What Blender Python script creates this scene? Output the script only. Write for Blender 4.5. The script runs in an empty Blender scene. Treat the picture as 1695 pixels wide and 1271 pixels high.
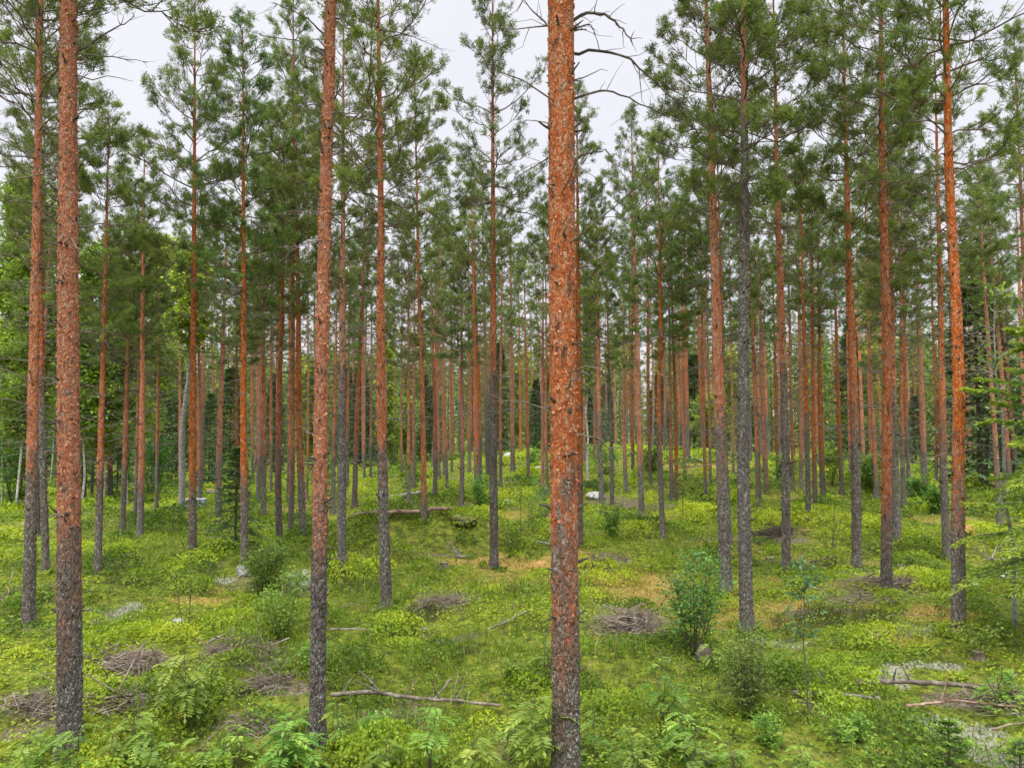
import bpy, math, random
import numpy as np
from mathutils import Vector, Matrix

SEED = 7
rng = np.random.default_rng(SEED)
random.seed(SEED)
C = bpy.context.scene.collection
SC = bpy.context.scene

# ------------------------------------------------------------------ camera model (photo is 1695 x 1271)
FP, CX, CY = 1273.0, 847.5, 635.5
PITCH = math.radians(3.15)
CAMZ = 2.8
cp, sp = math.cos(PITCH), math.sin(PITCH)

def ray(px, py):
    u = (px - CX) / FP
    v = (CY - py) / FP
    return np.array([u, cp - sp * v, sp + cp * v])

def at_depth(px, py, Y):
    d = ray(px, py)
    t = Y / d[1]
    return np.array([0, 0, CAMZ]) + d * t

def project(p):
    x, y, z = p[0], p[1], p[2] - CAMZ
    f = cp * y + sp * z
    v = -sp * y + cp * z
    return CX + FP * x / f, CY - FP * v / f

# ------------------------------------------------------------------ noise
def _hash(ix, iy, seed):
    h = (ix.astype(np.int64) * 374761393 + iy.astype(np.int64) * 668265263 + seed * 974634777) & 0x7fffffff
    h = ((h ^ (h >> 13)) * 1274126177) & 0x7fffffff
    h = h ^ (h >> 16)
    return (h & 0xffff) / 65535.0

def vnoise(x, y, s=1.0, seed=0):
    x = np.asarray(x, float) / s + 1000.0
    y = np.asarray(y, float) / s + 1000.0
    ix, iy = np.floor(x), np.floor(y)
    fx, fy = x - ix, y - iy
    fx = fx * fx * (3 - 2 * fx); fy = fy * fy * (3 - 2 * fy)
    a = _hash(ix, iy, seed); b = _hash(ix + 1, iy, seed)
    c = _hash(ix, iy + 1, seed); d = _hash(ix + 1, iy + 1, seed)
    return (a * (1 - fx) + b * fx) * (1 - fy) + (c * (1 - fx) + d * fx) * fy

def fbm(x, y, s, seed, n=3):
    r = 0; a = 0.5; t = 0
    for k in range(n):
        r = r + a * vnoise(x, y, s / 2 ** k, seed + k * 17); t += a; a *= 0.5
    return r / t

def gauss(x, y, cx, cy, sx, sy):
    return np.exp(-(((x - cx) / sx) ** 2 + ((y - cy) / sy) ** 2) / 2)

def smooth(a, b, x):
    t = np.clip((x - a) / (b - a), 0, 1)
    return t * t * (3 - 2 * t)

# ------------------------------------------------------------------ terrain
def H(x, y):
    x = np.asarray(x, float); y = np.asarray(y, float)
    r = np.hypot(x, y)
    h = 1.3 * gauss(x, y, 5.6, 47, 8, 11)
    h = h - 0.75 * smooth(24, 40, r) * smooth(-4, -20, x)
    h = h + 0.3 * gauss(x, y, 16, 36, 8, 9)
    h = h + 0.78 * gauss(x, y, -1.9, 18.3, 1.9, 1.0)              # blueberry mound by the fallen log
    h = h + 0.25 * gauss(x, y, -4.9, 15.5, 1.3, 1.3)
    h = h + 0.25 * gauss(x, y, 1.5, 9.5, 1.2, 1.3)
    near = smooth(70, 20, r)
    h = h + (0.50 * (fbm(x, y, 3.2, 3, 2) - 0.5) + 0.22 * (fbm(x, y, 0.9, 5, 2) - 0.5)) * near
    h = h + 0.9 * (fbm(x, y, 45, 9, 2) - 0.5) * smooth(60, 130, r)
    return h

def hz(x, y):
    return float(H(np.array([x]), np.array([y]))[0])

def ground(px, py):
    d = ray(px, py)
    t = np.geomspace(2.0, 220.0, 900)
    P = np.array([0, 0, CAMZ])[None] + d[None] * t[:, None]
    below = P[:, 2] < H(P[:, 0], P[:, 1])
    if not below.any():
        return None
    i = int(np.argmax(below))
    lo, hi = t[max(i - 1, 0)], t[i]
    for _ in range(24):
        m = (lo + hi) / 2
        q = np.array([0, 0, CAMZ]) + d * m
        if q[2] < hz(q[0], q[1]): hi = m
        else: lo = m
    q = np.array([0, 0, CAMZ]) + d * hi
    q[2] = hz(q[0], q[1])
    return q

# patches read from the photo: px, py, rx, ry, kind
PATCH_PX = [
    (805, 938, 85, 16, 'moss'), (1065, 975, 115, 40, 'moss'), (950, 928, 55, 22, 'moss'),
    (1560, 1025, 60, 25, 'moss'), (1500, 1058, 45, 14, 'moss'), (1285, 1000, 45, 18, 'moss'), (1150, 768, 70, 8, 'moss'),
    (1240, 960, 50, 14, 'moss'), (1420, 965, 60, 12, 'moss'), (130, 1240, 40, 16, 'moss'),
    (1150, 850, 70, 8, 'moss'), (1200, 905, 60, 8, 'moss'), (330, 985, 60, 12, 'moss'), (1010, 1060, 60, 14, 'moss'),
    (640, 845, 75, 8, 'litter'), (470, 870, 40, 8, 'litter'), (1010, 830, 60, 10, 'litter'), (1040, 1030, 75, 14, 'litter'),
    (720, 1005, 70, 16, 'litter'), (200, 1110, 90, 30, 'litter'), (400, 1075, 90, 24, 'litter'), (60, 1175, 80, 25, 'litter'),
    (440, 1140, 70, 22, 'litter'), (70, 975, 60, 12, 'litter'), (1440, 975, 90, 16, 'litter'), (1290, 885, 60, 9, 'litter'),
    (1380, 930, 45, 9, 'litter'), (1610, 1165, 70, 12, 'litter'), (680, 1185, 130, 20, 'litter'), (1010, 930, 70, 12, 'litter'),
    (1060, 835, 50, 7, 'litter'), (1350, 1010, 60, 15, 'litter'), (770, 1045, 40, 12, 'litter'), (1300, 1150, 50, 15, 'litter'),
    (180, 1012, 55, 16, 'lichen'), (1480, 1120, 75, 20, 'lichen'), (1600, 1112, 60, 14, 'lichen'), (1450, 1258, 65, 16, 'lichen'),
    (1640, 1236, 60, 20, 'lichen'), (1530, 916, 60, 4, 'lichen'), (1670, 1100, 50, 16, 'lichen'), (385, 962, 40, 10, 'lichen'),
    (1540, 1080, 50, 10, 'lichen'), (1470, 935, 60, 6, 'lichen'), (1570, 1200, 50, 12, 'lichen'), (20, 870, 60, 8, 'lichen'),
    (800, 1090, 190, 55, 'grass'), (600, 1000, 55, 40, 'grass'), (350, 1170, 60, 40, 'grass'), (580, 1250, 130, 30, 'grass'),
    (870, 985, 110, 22, 'grass'), (1000, 1130, 120, 45, 'grass'), (700, 1225, 120, 30, 'grass'), (260, 920, 80, 18, 'grass'),
    (1300, 1110, 70, 25, 'grass'), (190, 1230, 70, 30, 'grass'),
    (1410, 1035, 65, 24, 'heather'), (610, 965, 55, 18, 'heather'), (680, 1038, 50, 12, 'heather'), (1665, 962, 60, 20, 'heather'),
    (1240, 1135, 60, 20, 'heather'), (780, 1085, 30, 12, 'heather'), (880, 1040, 50, 10, 'heather'), (185, 965, 50, 10, 'heather'),
    (1330, 1040, 50, 16, 'heather'), (60, 1005, 50, 10, 'heather'),
]
PATCH = []
for (px, py, rx, ry, k) in PATCH_PX:
    q = ground(px, py)
    a, b = ground(px, py - ry), ground(px, py + ry)
    if q is None or a is None or b is None: continue
    PATCH.append((q[0], q[1], rx * q[1] / FP, max(0.12, abs(a[1] - b[1]) / 2), k))

FRONT = []
for (px, py, sx, sy, k) in [(728, 912, .62, .22, 'litter'), (800, 935, 1.0, .5, 'moss'), (870, 930, .6, .3, 'moss'), (1060, 978, .9, .5, 'moss')]:
    q = ground(px, py); FRONT.append((q[0], q[1], sx, sy, k))
BARE = []
for (px, py, rr) in [(494, 984, .42), (400, 958, .26), (700, 1056, .2), (735, 942, .16), (757, 926, .24), (1642, 970, .3), (328, 846, .9)]:
    q = ground(px, py); BARE.append((q[0], q[1], rr))

def masks(x, y):
    """0..1 strength of each kind of ground at (x, y)"""
    x = np.asarray(x, float); y = np.asarray(y, float)
    wx = x + 1.1 * (fbm(x, y, 0.9, 31, 3) - 0.5); wy = y + 1.6 * (fbm(x, y, 0.9, 37, 3) - 0.5)
    out = {}
    r = np.hypot(x, y)
    far = smooth(10, 24, r)
    n1 = fbm(x, y, 2.4, 41, 3); n2 = fbm(x, y, 1.9, 144, 3); n3 = fbm(x, y, 2.1, 47, 3); n4 = fbm(x, y, 3.0, 53, 3); n5 = fbm(x, y, 1.5, 59, 3)
    brk = smooth(.34, .56, fbm(x, y, .55, 61, 3))
    out['moss'] = smooth(0.62, 0.74, n1) * 0.55
    out['litter'] = smooth(0.66, 0.76, n2) * 0.6
    out['lichen'] = smooth(0.72, 0.79, n3) * (1 - far) * 0.5 * smooth(-2, 2, x)
    out['grass'] = smooth(0.60, 0.72, n4) * .8
    out['heather'] = smooth(0.72, 0.8, n5) * 0.6
    for (cx, cy, sx, sy, k) in PATCH:
        d = np.sqrt(((wx - cx) / sx) ** 2 + ((wy - cy) / sy) ** 2)
        out[k] = np.maximum(out[k], smooth(1.25, 0.55, d) * (1 if k == 'grass' else (.05 + .85 * brk if k == 'lichen' else .5 + .5 * brk)))
    mound = np.clip(1.5 * gauss(x, y, -1.9, 17.9, 1.6, .8), 0, 1)
    for k in ('moss', 'litter', 'heather', 'grass'): out[k] = out[k] * (1 - mound)
    for (cx, cy, sx, sy, k) in FRONT:
        d = np.sqrt(((wx - cx) / sx) ** 2 + ((wy - cy) / sy) ** 2)
        out[k] = np.maximum(out[k], smooth(1.2, .6, d))
    return out

# ------------------------------------------------------------------ mesh helpers
class MB:
    def __init__(self):
        self.v = []; self.f = []; self.m = []; self.a = []; self.s = []; self.n = 0
    def add(self, V, Q, mat=0, attr=None, smooth_=True):
        V = np.asarray(V, np.float32).reshape(-1, 3)
        Q = np.asarray(Q, np.int32).reshape(-1, 4)
        self.v.append(V); self.f.append(Q + self.n)
        self.m.append(np.full(len(Q), mat, np.int32))
        self.s.append(np.full(len(Q), smooth_, bool))
        if attr is None: attr = np.zeros(len(V), np.float32)
        elif np.isscalar(attr): attr = np.full(len(V), attr, np.float32)
        self.a.append(np.asarray(attr, np.float32)); self.n += len(V)
    def mesh(self, name, mats):
        V = np.concatenate(self.v); Q = np.concatenate(self.f)
        me = bpy.data.meshes.new(name)
        me.vertices.add(len(V)); me.vertices.foreach_set('co', V.ravel())
        me.loops.add(len(Q) * 4); me.loops.foreach_set('vertex_index', Q.ravel())
        me.polygons.add(len(Q)); me.polygons.foreach_set('loop_start', np.arange(0, len(Q) * 4, 4, dtype=np.int32))
        me.polygons.foreach_set('material_index', np.concatenate(self.m))
        me.polygons.foreach_set('use_smooth', np.concatenate(self.s))
        at = me.attributes.new('var', 'FLOAT', 'POINT'); at.data.foreach_set('value', np.concatenate(self.a))
        for m in mats: me.materials.append(m)
        me.update(calc_edges=True)
        return me

def grid_quads(n, s, closed=True):
    i = np.arange(n - 1)[:, None] * s
    j = np.arange(s if closed else s - 1)[None]
    j2 = (j + 1) % s
    return np.stack([i + j, i + j2, i + s + j2, i + s + j], -1).reshape(-1, 4)

def tubes(P, R, sides=3):
    """P (T,n,3), R (T,n) -> V, Q"""
    P = np.asarray(P, float); R = np.asarray(R, float)
    T, n, _ = P.shape
    t = np.gradient(P, axis=1)
    t /= np.linalg.norm(t, axis=2, keepdims=True) + 1e-9
    ref = np.where(np.abs(t[:, :1, 2:3]) > 0.9, np.array([1.0, 0, 0]), np.array([0, 0, 1.0]))
    u = np.cross(t, np.broadcast_to(ref, t.shape)); u /= np.linalg.norm(u, axis=2, keepdims=True) + 1e-9
    w = np.cross(t, u)
    a = np.arange(sides) / sides * 2 * np.pi
    ring = u[:, :, None] * np.cos(a)[None, None, :, None] + w[:, :, None] * np.sin(a)[None, None, :, None]
    V = P[:, :, None] + ring * R[:, :, None, None]
    q = grid_quads(n, sides)
    Q = (q[None] + (np.arange(T) * n * sides)[:, None, None]).reshape(-1, 4)
    return V.reshape(-1, 3), Q

def unit(v):
    return v / (np.linalg.norm(v, axis=-1, keepdims=True) + 1e-9)

def rand_dirs(n, r=None):
    r = r or rng
    return unit(r.normal(size=(n, 3)))

def leaves(B, D, N, L, W, mid=0.5, fold=0.0):
    """diamond leaves: base B, direction D, face normal N"""
    D = unit(D); S = unit(np.cross(D, N)); N2 = np.cross(S, D)
    L = np.asarray(L)[:, None] * np.ones((len(B), 1)); W = np.asarray(W)[:, None] * np.ones((len(B), 1))
    m = B + D * L * mid
    V = np.stack([B, m + S * W / 2 + N2 * fold * W, B + D * L, m - S * W / 2 + N2 * fold * W], 1)
    Q = np.arange(len(B) * 4).reshape(-1, 4)
    return V.reshape(-1, 3), Q

def link(name, me, parent=None, loc=None):
    o = bpy.data.objects.new(name, me); C.objects.link(o)
    if parent is not None: o.parent = parent
    if loc is not None: o.location = loc
    return o

def thing(name, loc, label, cat, group=None, rz=0.0):
    o = bpy.data.objects.new(name, None); C.objects.link(o)
    o.empty_display_size = 0.2
    o.location = loc; o.rotation_euler = (0, 0, rz)
    o['label'] = label; o['category'] = cat
    if group: o['group'] = group
    return o

def tag(o, label, cat=None, group=None, kind=None):
    o['label'] = label
    if cat: o['category'] = cat
    if group: o['group'] = group
    if kind: o['kind'] = kind
    return o

# ------------------------------------------------------------------ materials
def new_mat(name):
    m = bpy.data.materials.new(name); m.use_nodes = True
    nt = m.node_tree; nt.nodes.clear()
    return m, nt

class NT:
    def __init__(self, nt): self.nt = nt
    def n(self, t, **k):
        x = self.nt.nodes.new(t)
        for a, b in k.items():
            if a.startswith('i_'):
                x.inputs[a[2:].replace('_', ' ')].default_value = b
            else: setattr(x, a, b)
        return x
    def l(self, a, b): self.nt.links.new(a, b)
    def math(self, op, a, b=None, clamp=False):
        x = self.n('ShaderNodeMath', operation=op, use_clamp=clamp)
        for i, s in enumerate((a, b)):
            if s is None: continue
            if isinstance(s, (int, float)): x.inputs[i].default_value = s
            else: self.l(s, x.inputs[i])
        return x.outputs[0]
    def mix(self, f, a, b, mode='MIX'):
        x = self.n('ShaderNodeMix', data_type='RGBA', blend_type=mode)
        for s, i in ((f, 0), (a, 6), (b, 7)):
            if isinstance(s, (int, float)): x.inputs[i].default_value = s
            elif isinstance(s, tuple): x.inputs[i].default_value = (*s, 1)
            else: self.l(s, x.inputs[i])
        return x.outputs[2]
    def ramp(self, f, stops):
        x = self.n('ShaderNodeValToRGB')
        e = x.color_ramp.elements
        while len(e) < len(stops): e.new(0.5)
        for k, (p, c) in enumerate(stops):
            e[k].position = p; e[k].color = (*c, 1) if isinstance(c, tuple) else (c, c, c, 1)
        self.l(f, x.inputs[0]); return x.outputs[0]
    def rng(self, f, a, b, c=0.0, d=1.0, sm=True):
        x = self.n('ShaderNodeMapRange', interpolation_type='SMOOTHSTEP' if sm else 'LINEAR')
        x.inputs[1].default_value = a; x.inputs[2].default_value = b; x.inputs[3].default_value = c; x.inputs[4].default_value = d
        self.l(f, x.inputs[0]); return x.outputs[0]
    def noise(self, vec, scale, detail=3, rough=0.55):
        x = self.n('ShaderNodeTexNoise'); x.inputs['Scale'].default_value = scale
        x.inputs['Detail'].default_value = detail; x.inputs['Roughness'].default_value = rough
        if vec is not None: self.l(vec, x.inputs['Vector'])
        return x.outputs[0]
    def vor(self, vec, scale, feature='F1', out='Distance'):
        x = self.n('ShaderNodeTexVoronoi', feature=feature); x.inputs['Scale'].default_value = scale
        self.l(vec, x.inputs['Vector']); return x.outputs[out]

def bark_material():
    m, nt = new_mat('pine_bark'); t = NT(nt)
    co = t.n('ShaderNodeTexCoord').outputs['Object']
    inf = t.n('ShaderNodeObjectInfo').outputs['Random']
    off = t.n('ShaderNodeVectorMath', operation='ADD'); t.l(co, off.inputs[0])
    cmb = t.n('ShaderNodeCombineXYZ'); t.l(t.math('MULTIPLY', inf, 37.0), cmb.inputs[2]); t.l(cmb.outputs[0], off.inputs[1])
    mp = t.n('ShaderNodeMapping'); mp.inputs['Scale'].default_value = (1, 1, 0.42); t.l(off.outputs[0], mp.inputs[0])
    mp2 = t.n('ShaderNodeMapping'); mp2.inputs['Scale'].default_value = (1, 1, 0.38); t.l(off.outputs[0], mp2.inputs[0])
    # warp
    wn = t.n('ShaderNodeTexNoise'); wn.inputs['Scale'].default_value = 14; t.l(mp.outputs[0], wn.inputs['Vector'])
    wv = t.n('ShaderNodeVectorMath', operation='SCALE'); wv.inputs['Scale'].default_value = 0.07; t.l(wn.outputs['Color'], wv.inputs[0])
    wa = t.n('ShaderNodeVectorMath', operation='ADD'); t.l(mp.outputs[0], wa.inputs[0]); t.l(wv.outputs[0], wa.inputs[1])
    wb = t.n('ShaderNodeVectorMath', operation='ADD'); t.l(mp2.outputs[0], wb.inputs[0]); t.l(wv.outputs[0], wb.inputs[1])
    edge = t.vor(wa.outputs[0], 52, 'DISTANCE_TO_EDGE')
    cell = t.vor(wa.outputs[0], 52, 'F1', 'Color')
    edge2 = t.vor(wb.outputs[0], 66, 'DISTANCE_TO_EDGE')
    cell2 = t.vor(wb.outputs[0], 66, 'F1', 'Color')
    fine = t.noise(off.outputs[0], 90, 4, 0.65)
    med = t.noise(mp.outputs[0], 11, 4, 0.6)
    big = t.noise(mp.outputs[0], 3.4, 3, 0.55)
    c1 = t.n('ShaderNodeSeparateColor'); t.l(cell, c1.inputs[0])
    c2 = t.n('ShaderNodeSeparateColor'); t.l(cell2, c2.inputs[0])
    # young upper bark
    o = t.ramp(c1.outputs[0], [(0.0, (0.30, 0.072, 0.03)), (0.3, (0.43, 0.115, 0.042)), (0.62, (0.50, 0.168, 0.072)), (0.84, (0.49, 0.24, 0.145)), (1.0, (0.42, 0.30, 0.235))])
    o = t.mix(t.rng(fine, 0.35, 0.7, 0.0, 0.45), o, (0.55, 0.20, 0.078))
    o = t.mix(t.rng(med, 0.56, 0.72, 0.0, 0.65), o, (0.29, 0.20, 0.15))
    o = t.mix(t.rng(med, 0.30, 0.42, 0.55, 0.0), o, (0.30, 0.075, 0.025))
    gash = t.noise(mp2.outputs[0], 13, 3, 0.7)
    o = t.mix(t.rng(gash, 0.575, 0.67, 0.0, 0.85), o, (0.10, 0.06, 0.045))
    o = t.mix(t.rng(edge, 0.0, 0.10, 0.5, 0.0), o, (0.10, 0.038, 0.02))
    # old lower bark
    g = t.ramp(c2.outputs[0], [(0.0, (0.105, 0.088, 0.074)), (0.4, (0.17, 0.145, 0.125)), (0.8, (0.24, 0.212, 0.185)), (1.0, (0.34, 0.31, 0.275))])
    g = t.mix(t.rng(med, 0.5, 0.75, 0.0, 0.5), g, (0.17, 0.12, 0.093))
    g = t.mix(t.rng(fine, 0.56, 0.68, 0.0, 0.6), g, (0.33, 0.31, 0.28))
    g = t.mix(t.rng(edge2, 0.0, 0.14, 0.75, 0.0), g, (0.03, 0.024, 0.02))
    lich = t.math('MULTIPLY', t.rng(t.noise(off.outputs[0], 30, 3, 0.6), 0.56, 0.64), t.rng(t.noise(mp.outputs[0], 2.2, 2), 0.42, 0.58))
    g = t.mix(lich, g, (0.36, 0.39, 0.34))
    up = t.n('ShaderNodeAttribute', attribute_name='var').outputs['Fac']
    f = t.math('ADD', up, t.math('MULTIPLY', t.math('SUBTRACT', big, 0.5), 2.6))
    f = t.math('ADD', f, t.math('MULTIPLY', t.math('SUBTRACT', c1.outputs[1], 0.5), 0.5))
    f = t.math('ADD', f, t.math('MULTIPLY', t.math('SUBTRACT', med, 0.5), 2.4))
    fb = t.rng(f, -1.3, 0.2)
    g = t.mix(t.math('MULTIPLY', fb, .75), g, t.mix(.5, o, (0.15, 0.11, 0.09)))
    f = t.rng(f, -0.42, 0.2)
    col = t.mix(f, g, o)
    hsv = t.n('ShaderNodeHueSaturation'); t.l(col, hsv.inputs['Color'])
    t.l(t.rng(inf, 0, 1, 0.80, 1.12, False), hsv.inputs['Saturation'])
    r2 = t.math('FRACT', t.math('MULTIPLY', inf, 7.31))
    t.l(t.rng(r2, 0, 1, 0.78, 1.2, False), hsv.inputs['Value'])
    hh = t.math('ADD', t.rng(edge2, 0.0, 0.3, 0, 1), t.math('MULTIPLY', fine, 0.35))
    ho = t.math('ADD', t.math('MULTIPLY', t.rng(edge, 0.0, 0.2, 0, 1), 0.5), t.math('ADD', t.math('MULTIPLY', c1.outputs[2], 0.6), t.math('MULTIPLY', fine, 0.35)))
    hm = t.n('ShaderNodeMix', data_type='FLOAT'); t.l(f, hm.inputs[0]); t.l(hh, hm.inputs[2]); t.l(ho, hm.inputs[3])
    bp = t.n('ShaderNodeBump'); bp.inputs['Strength'].default_value = 0.8; bp.inputs['Distance'].default_value = 0.012
    t.l(hm.outputs[0], bp.inputs['Height'])
    p = t.n('ShaderNodeBsdfPrincipled'); p.inputs['Roughness'].default_value = 0.88; p.inputs['Specular IOR Level'].default_value = 0.2
    t.l(hsv.outputs[0], p.inputs['Base Color']); t.l(bp.outputs[0], p.inputs['Normal'])
    out = t.n('ShaderNodeOutputMaterial'); t.l(p.outputs[0], out.inputs[0])
    return m

def simple_mat(name, stops, scale=20.0, rough=0.85, objvar=0.15, bump=0.3, stretch=1.0, dist=0.01):
    m, nt = new_mat(name); t = NT(nt)
    co = t.n('ShaderNodeTexCoord').outputs['Object']
    mp = t.n('ShaderNodeMapping'); mp.inputs['Scale'].default_value = (1, 1, stretch); t.l(co, mp.inputs[0])
    n = t.noise(mp.outputs[0], scale, 4, 0.62)
    n = t.rng(n, 0.28, 0.72, 0, 1, False)
    c = t.ramp(n, stops)
    inf = t.n('ShaderNodeObjectInfo').outputs['Random']
    hsv = t.n('ShaderNodeHueSaturation'); t.l(c, hsv.inputs['Color'])
    t.l(t.rng(inf, 0, 1, 1 - objvar, 1 + objvar, False), hsv.inputs['Value'])
    bp = t.n('ShaderNodeBump'); bp.inputs['Strength'].default_value = bump; bp.inputs['Distance'].default_value = dist; t.l(n, bp.inputs['Height'])
    p = t.n('ShaderNodeBsdfPrincipled'); p.inputs['Roughness'].default_value = rough; p.inputs['Specular IOR Level'].default_value = 0.25
    t.l(hsv.outputs[0], p.inputs['Base Color']); t.l(bp.outputs[0], p.inputs['Normal'])
    out = t.n('ShaderNodeOutputMaterial'); t.l(p.outputs[0], out.inputs[0])
    return m

def leaf_mat(name, stops, trans=0.35, objvar=0.2, huevar=0.02, clump=1.2, rough=0.5, clumpvar=0.3):
    """stops over the per-leaf value 'var' (0..1)"""
    m, nt = new_mat(name); t = NT(nt)
    v = t.n('ShaderNodeAttribute', attribute_name='var').outputs['Fac']
    c = t.ramp(v, stops)
    inf = t.n('ShaderNodeObjectInfo').outputs['Random']
    co = t.n('ShaderNodeTexCoord').outputs['Object']
    n = t.noise(co, clump, 2)
    hsv = t.n('ShaderNodeHueSaturation'); t.l(c, hsv.inputs['Color'])
    val = t.math('MULTIPLY', t.rng(inf, 0, 1, 1 - objvar, 1 + objvar, False), t.rng(n, 0.3, 0.7, 1 - clumpvar, 1 + clumpvar, False))
    t.l(val, hsv.inputs['Value'])
    r2 = t.math('FRACT', t.math('MULTIPLY', inf, 5.77))
    t.l(t.rng(r2, 0, 1, 0.5 - huevar, 0.5 + huevar, False), hsv.inputs['Hue'])
    d = t.n('ShaderNodeBsdfPrincipled'); d.inputs['Roughness'].default_value = rough; d.inputs['Specular IOR Level'].default_value = 0.3
    t.l(hsv.outputs[0], d.inputs['Base Color'])
    tr = t.n('ShaderNodeBsdfTranslucent')
    br = t.mix(1.0, hsv.outputs[0], (1.0, 1.0, 0.55), 'MULTIPLY'); t.l(br, tr.inputs[0])
    mx = t.n('ShaderNodeMixShader'); mx.inputs[0].default_value = trans
    t.l(d.outputs[0], mx.inputs[1]); t.l(tr.outputs[0], mx.inputs[2])
    out = t.n('ShaderNodeOutputMaterial'); t.l(mx.outputs[0], out.inputs[0])
    return m

M = {}
M['bark'] = bark_material()
M['twig'] = simple_mat('dead_twig', [(0.0, (0.085, 0.06, 0.042)), (0.45, (0.19, 0.148, 0.112)), (1.0, (0.39, 0.34, 0.28))], 9, 0.9, 0.1, 0.2)
M['stemtwig'] = simple_mat('stem_twig', [(0.0, (0.07, 0.058, 0.045)), (0.5, (0.14, 0.12, 0.095)), (1.0, (0.22, 0.20, 0.165))], 9, 0.9, 0.1, 0.2)
M['darktwig'] = simple_mat('dark_branch', [(0.0, (0.03, 0.024, 0.02)), (0.6, (0.085, 0.068, 0.055)), (1.0, (0.2, 0.18, 0.15))], 12, 0.9, 0.1, 0.3)
M['limb'] = simple_mat('live_limb', [(0.0, (0.08, 0.055, 0.04)), (0.6, (0.14, 0.10, 0.075)), (1.0, (0.22, 0.17, 0.13))], 9, 0.9, 0.1, 0.2)
M['flake'] = simple_mat('bark_flake', [(0.0, (0.25, 0.075, 0.032)), (0.45, (0.42, 0.145, 0.058)), (0.8, (0.46, 0.24, 0.145)), (1.0, (0.44, 0.33, 0.27))], 16, 0.85, 0.05, 0.1)
M['needle'] = leaf_mat('pine_needle', [(0, (0.062, 0.105, 0.026)), (0.45, (0.142, 0.208, 0.044)), (0.85, (0.228, 0.305, 0.068)), (1, (0.30, 0.29, 0.08))], 0.38, 0.2, 0.02, 0.8, 0.55, 0.25)
M['spruce'] = leaf_mat('spruce_needle', [(0, (0.055, 0.11, 0.036)), (0.6, (0.11, 0.19, 0.058)), (1, (0.18, 0.28, 0.085))], 0.2, 0.25, 0.02, 0.9, 0.55, 0.3)
M['sprucetip'] = leaf_mat('young_spruce_needle', [(0, (0.06, 0.125, 0.022)), (0.55, (0.13, 0.24, 0.035)), (1, (0.34, 0.46, 0.06))], 0.35, 0.1, 0.01, 2.0, 0.5, 0.3)
M['edgetip'] = leaf_mat('bright_spruce_needle', [(0, (0.09, 0.17, 0.03)), (0.55, (0.19, 0.30, 0.045)), (1, (0.36, 0.46, 0.06))], 0.4, 0.0, 0.0, 2.0, 0.5, 0.2)
M['birchleaf'] = leaf_mat('birch_leaf', [(0, (0.15, 0.23, 0.032)), (0.5, (0.27, 0.37, 0.052)), (1, (0.40, 0.50, 0.08))], 0.45, 0.2, 0.015, 0.7, 0.5, 0.3)
M['bushleaf'] = leaf_mat('bush_leaf', [(0, (0.08, 0.18, 0.03)), (0.5, (0.16, 0.31, 0.05)), (1, (0.30, 0.45, 0.09))], 0.42, 0.2, 0.02, 2.0, 0.5, 0.25)
M['willowleaf'] = leaf_mat('willow_leaf', [(0, (0.06, 0.15, 0.035)), (0.5, (0.12, 0.27, 0.06)), (1, (0.24, 0.42, 0.11))], 0.4, 0.1, 0.01, 3.0, 0.45, 0.25)
M['aspenleaf'] = leaf_mat('aspen_leaf', [(0, (0.06, 0.14, 0.06)), (0.5, (0.11, 0.23, 0.10)), (1, (0.22, 0.36, 0.15))], 0.4, 0.1, 0.01, 3.0, 0.45, 0.2)
M['rowanleaf'] = leaf_mat('rowan_leaf', [(0, (0.11, 0.21, 0.036)), (0.5, (0.21, 0.35, 0.052)), (1, (0.38, 0.50, 0.085))], 0.45, 0.18, 0.02, 3.0, 0.45, 0.2)
M['juniper'] = leaf_mat('juniper_needle', [(0, (0.06, 0.11, 0.018)), (0.6, (0.13, 0.20, 0.03)), (1, (0.24, 0.31, 0.06))], 0.25, 0.1, 0.01, 3.0, 0.55, 0.3)
M['berry'] = leaf_mat('blueberry_leaf', [(0, (0.045, 0.10, 0.010)), (0.3, (0.15, 0.24, 0.016)), (0.7, (0.305, 0.41, 0.020)), (1, (0.43, 0.50, 0.032))], 0.45, 0.0, 0.0, 0.55, 0.5, 0.2)
M['grass'] = leaf_mat('grass_blade', [(0, (0.09, 0.165, 0.014)), (0.6, (0.19, 0.30, 0.026)), (0.88, (0.29, 0.37, 0.045)), (1, (0.40, 0.33, 0.14))], 0.4, 0.0, 0.0, 0.6, 0.5, 0.15)
M['herb'] = leaf_mat('herb_leaf', [(0, (0.09, 0.18, 0.024)), (0.5, (0.18, 0.31, 0.036)), (1, (0.34, 0.46, 0.065))], 0.45, 0.0, 0.0, 1.0, 0.5, 0.3)
M['heather'] = leaf_mat('heather', [(0, (0.06, 0.08, 0.014)), (0.6, (0.12, 0.15, 0.026)), (1, (0.22, 0.22, 0.06))], 0.25, 0.0, 0.0, 1.0, 0.6, 0.2)
M['lichen'] = leaf_mat('lichen_puff', [(0, (0.17, 0.19, 0.11)), (0.6, (0.31, 0.325, 0.23)), (1, (0.48, 0.49, 0.39))], 0.2, 0.0, 0.0, 3.0, 0.8, 0.12)
M['mossleaf'] = leaf_mat('moss_frond', [(0, (0.18, 0.18, 0.03)), (0.5, (0.34, 0.26, 0.06)), (1, (0.46, 0.36, 0.15))], 0.25, 0.0, 0.0, 1.6, 0.8, 0.25)
M['stem'] = simple_mat('sapling_stem', [(0.0, (0.05, 0.04, 0.03)), (0.6, (0.11, 0.09, 0.065)), (1.0, (0.18, 0.17, 0.13))], 18, 0.85, 0.15, 0.2)
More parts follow.
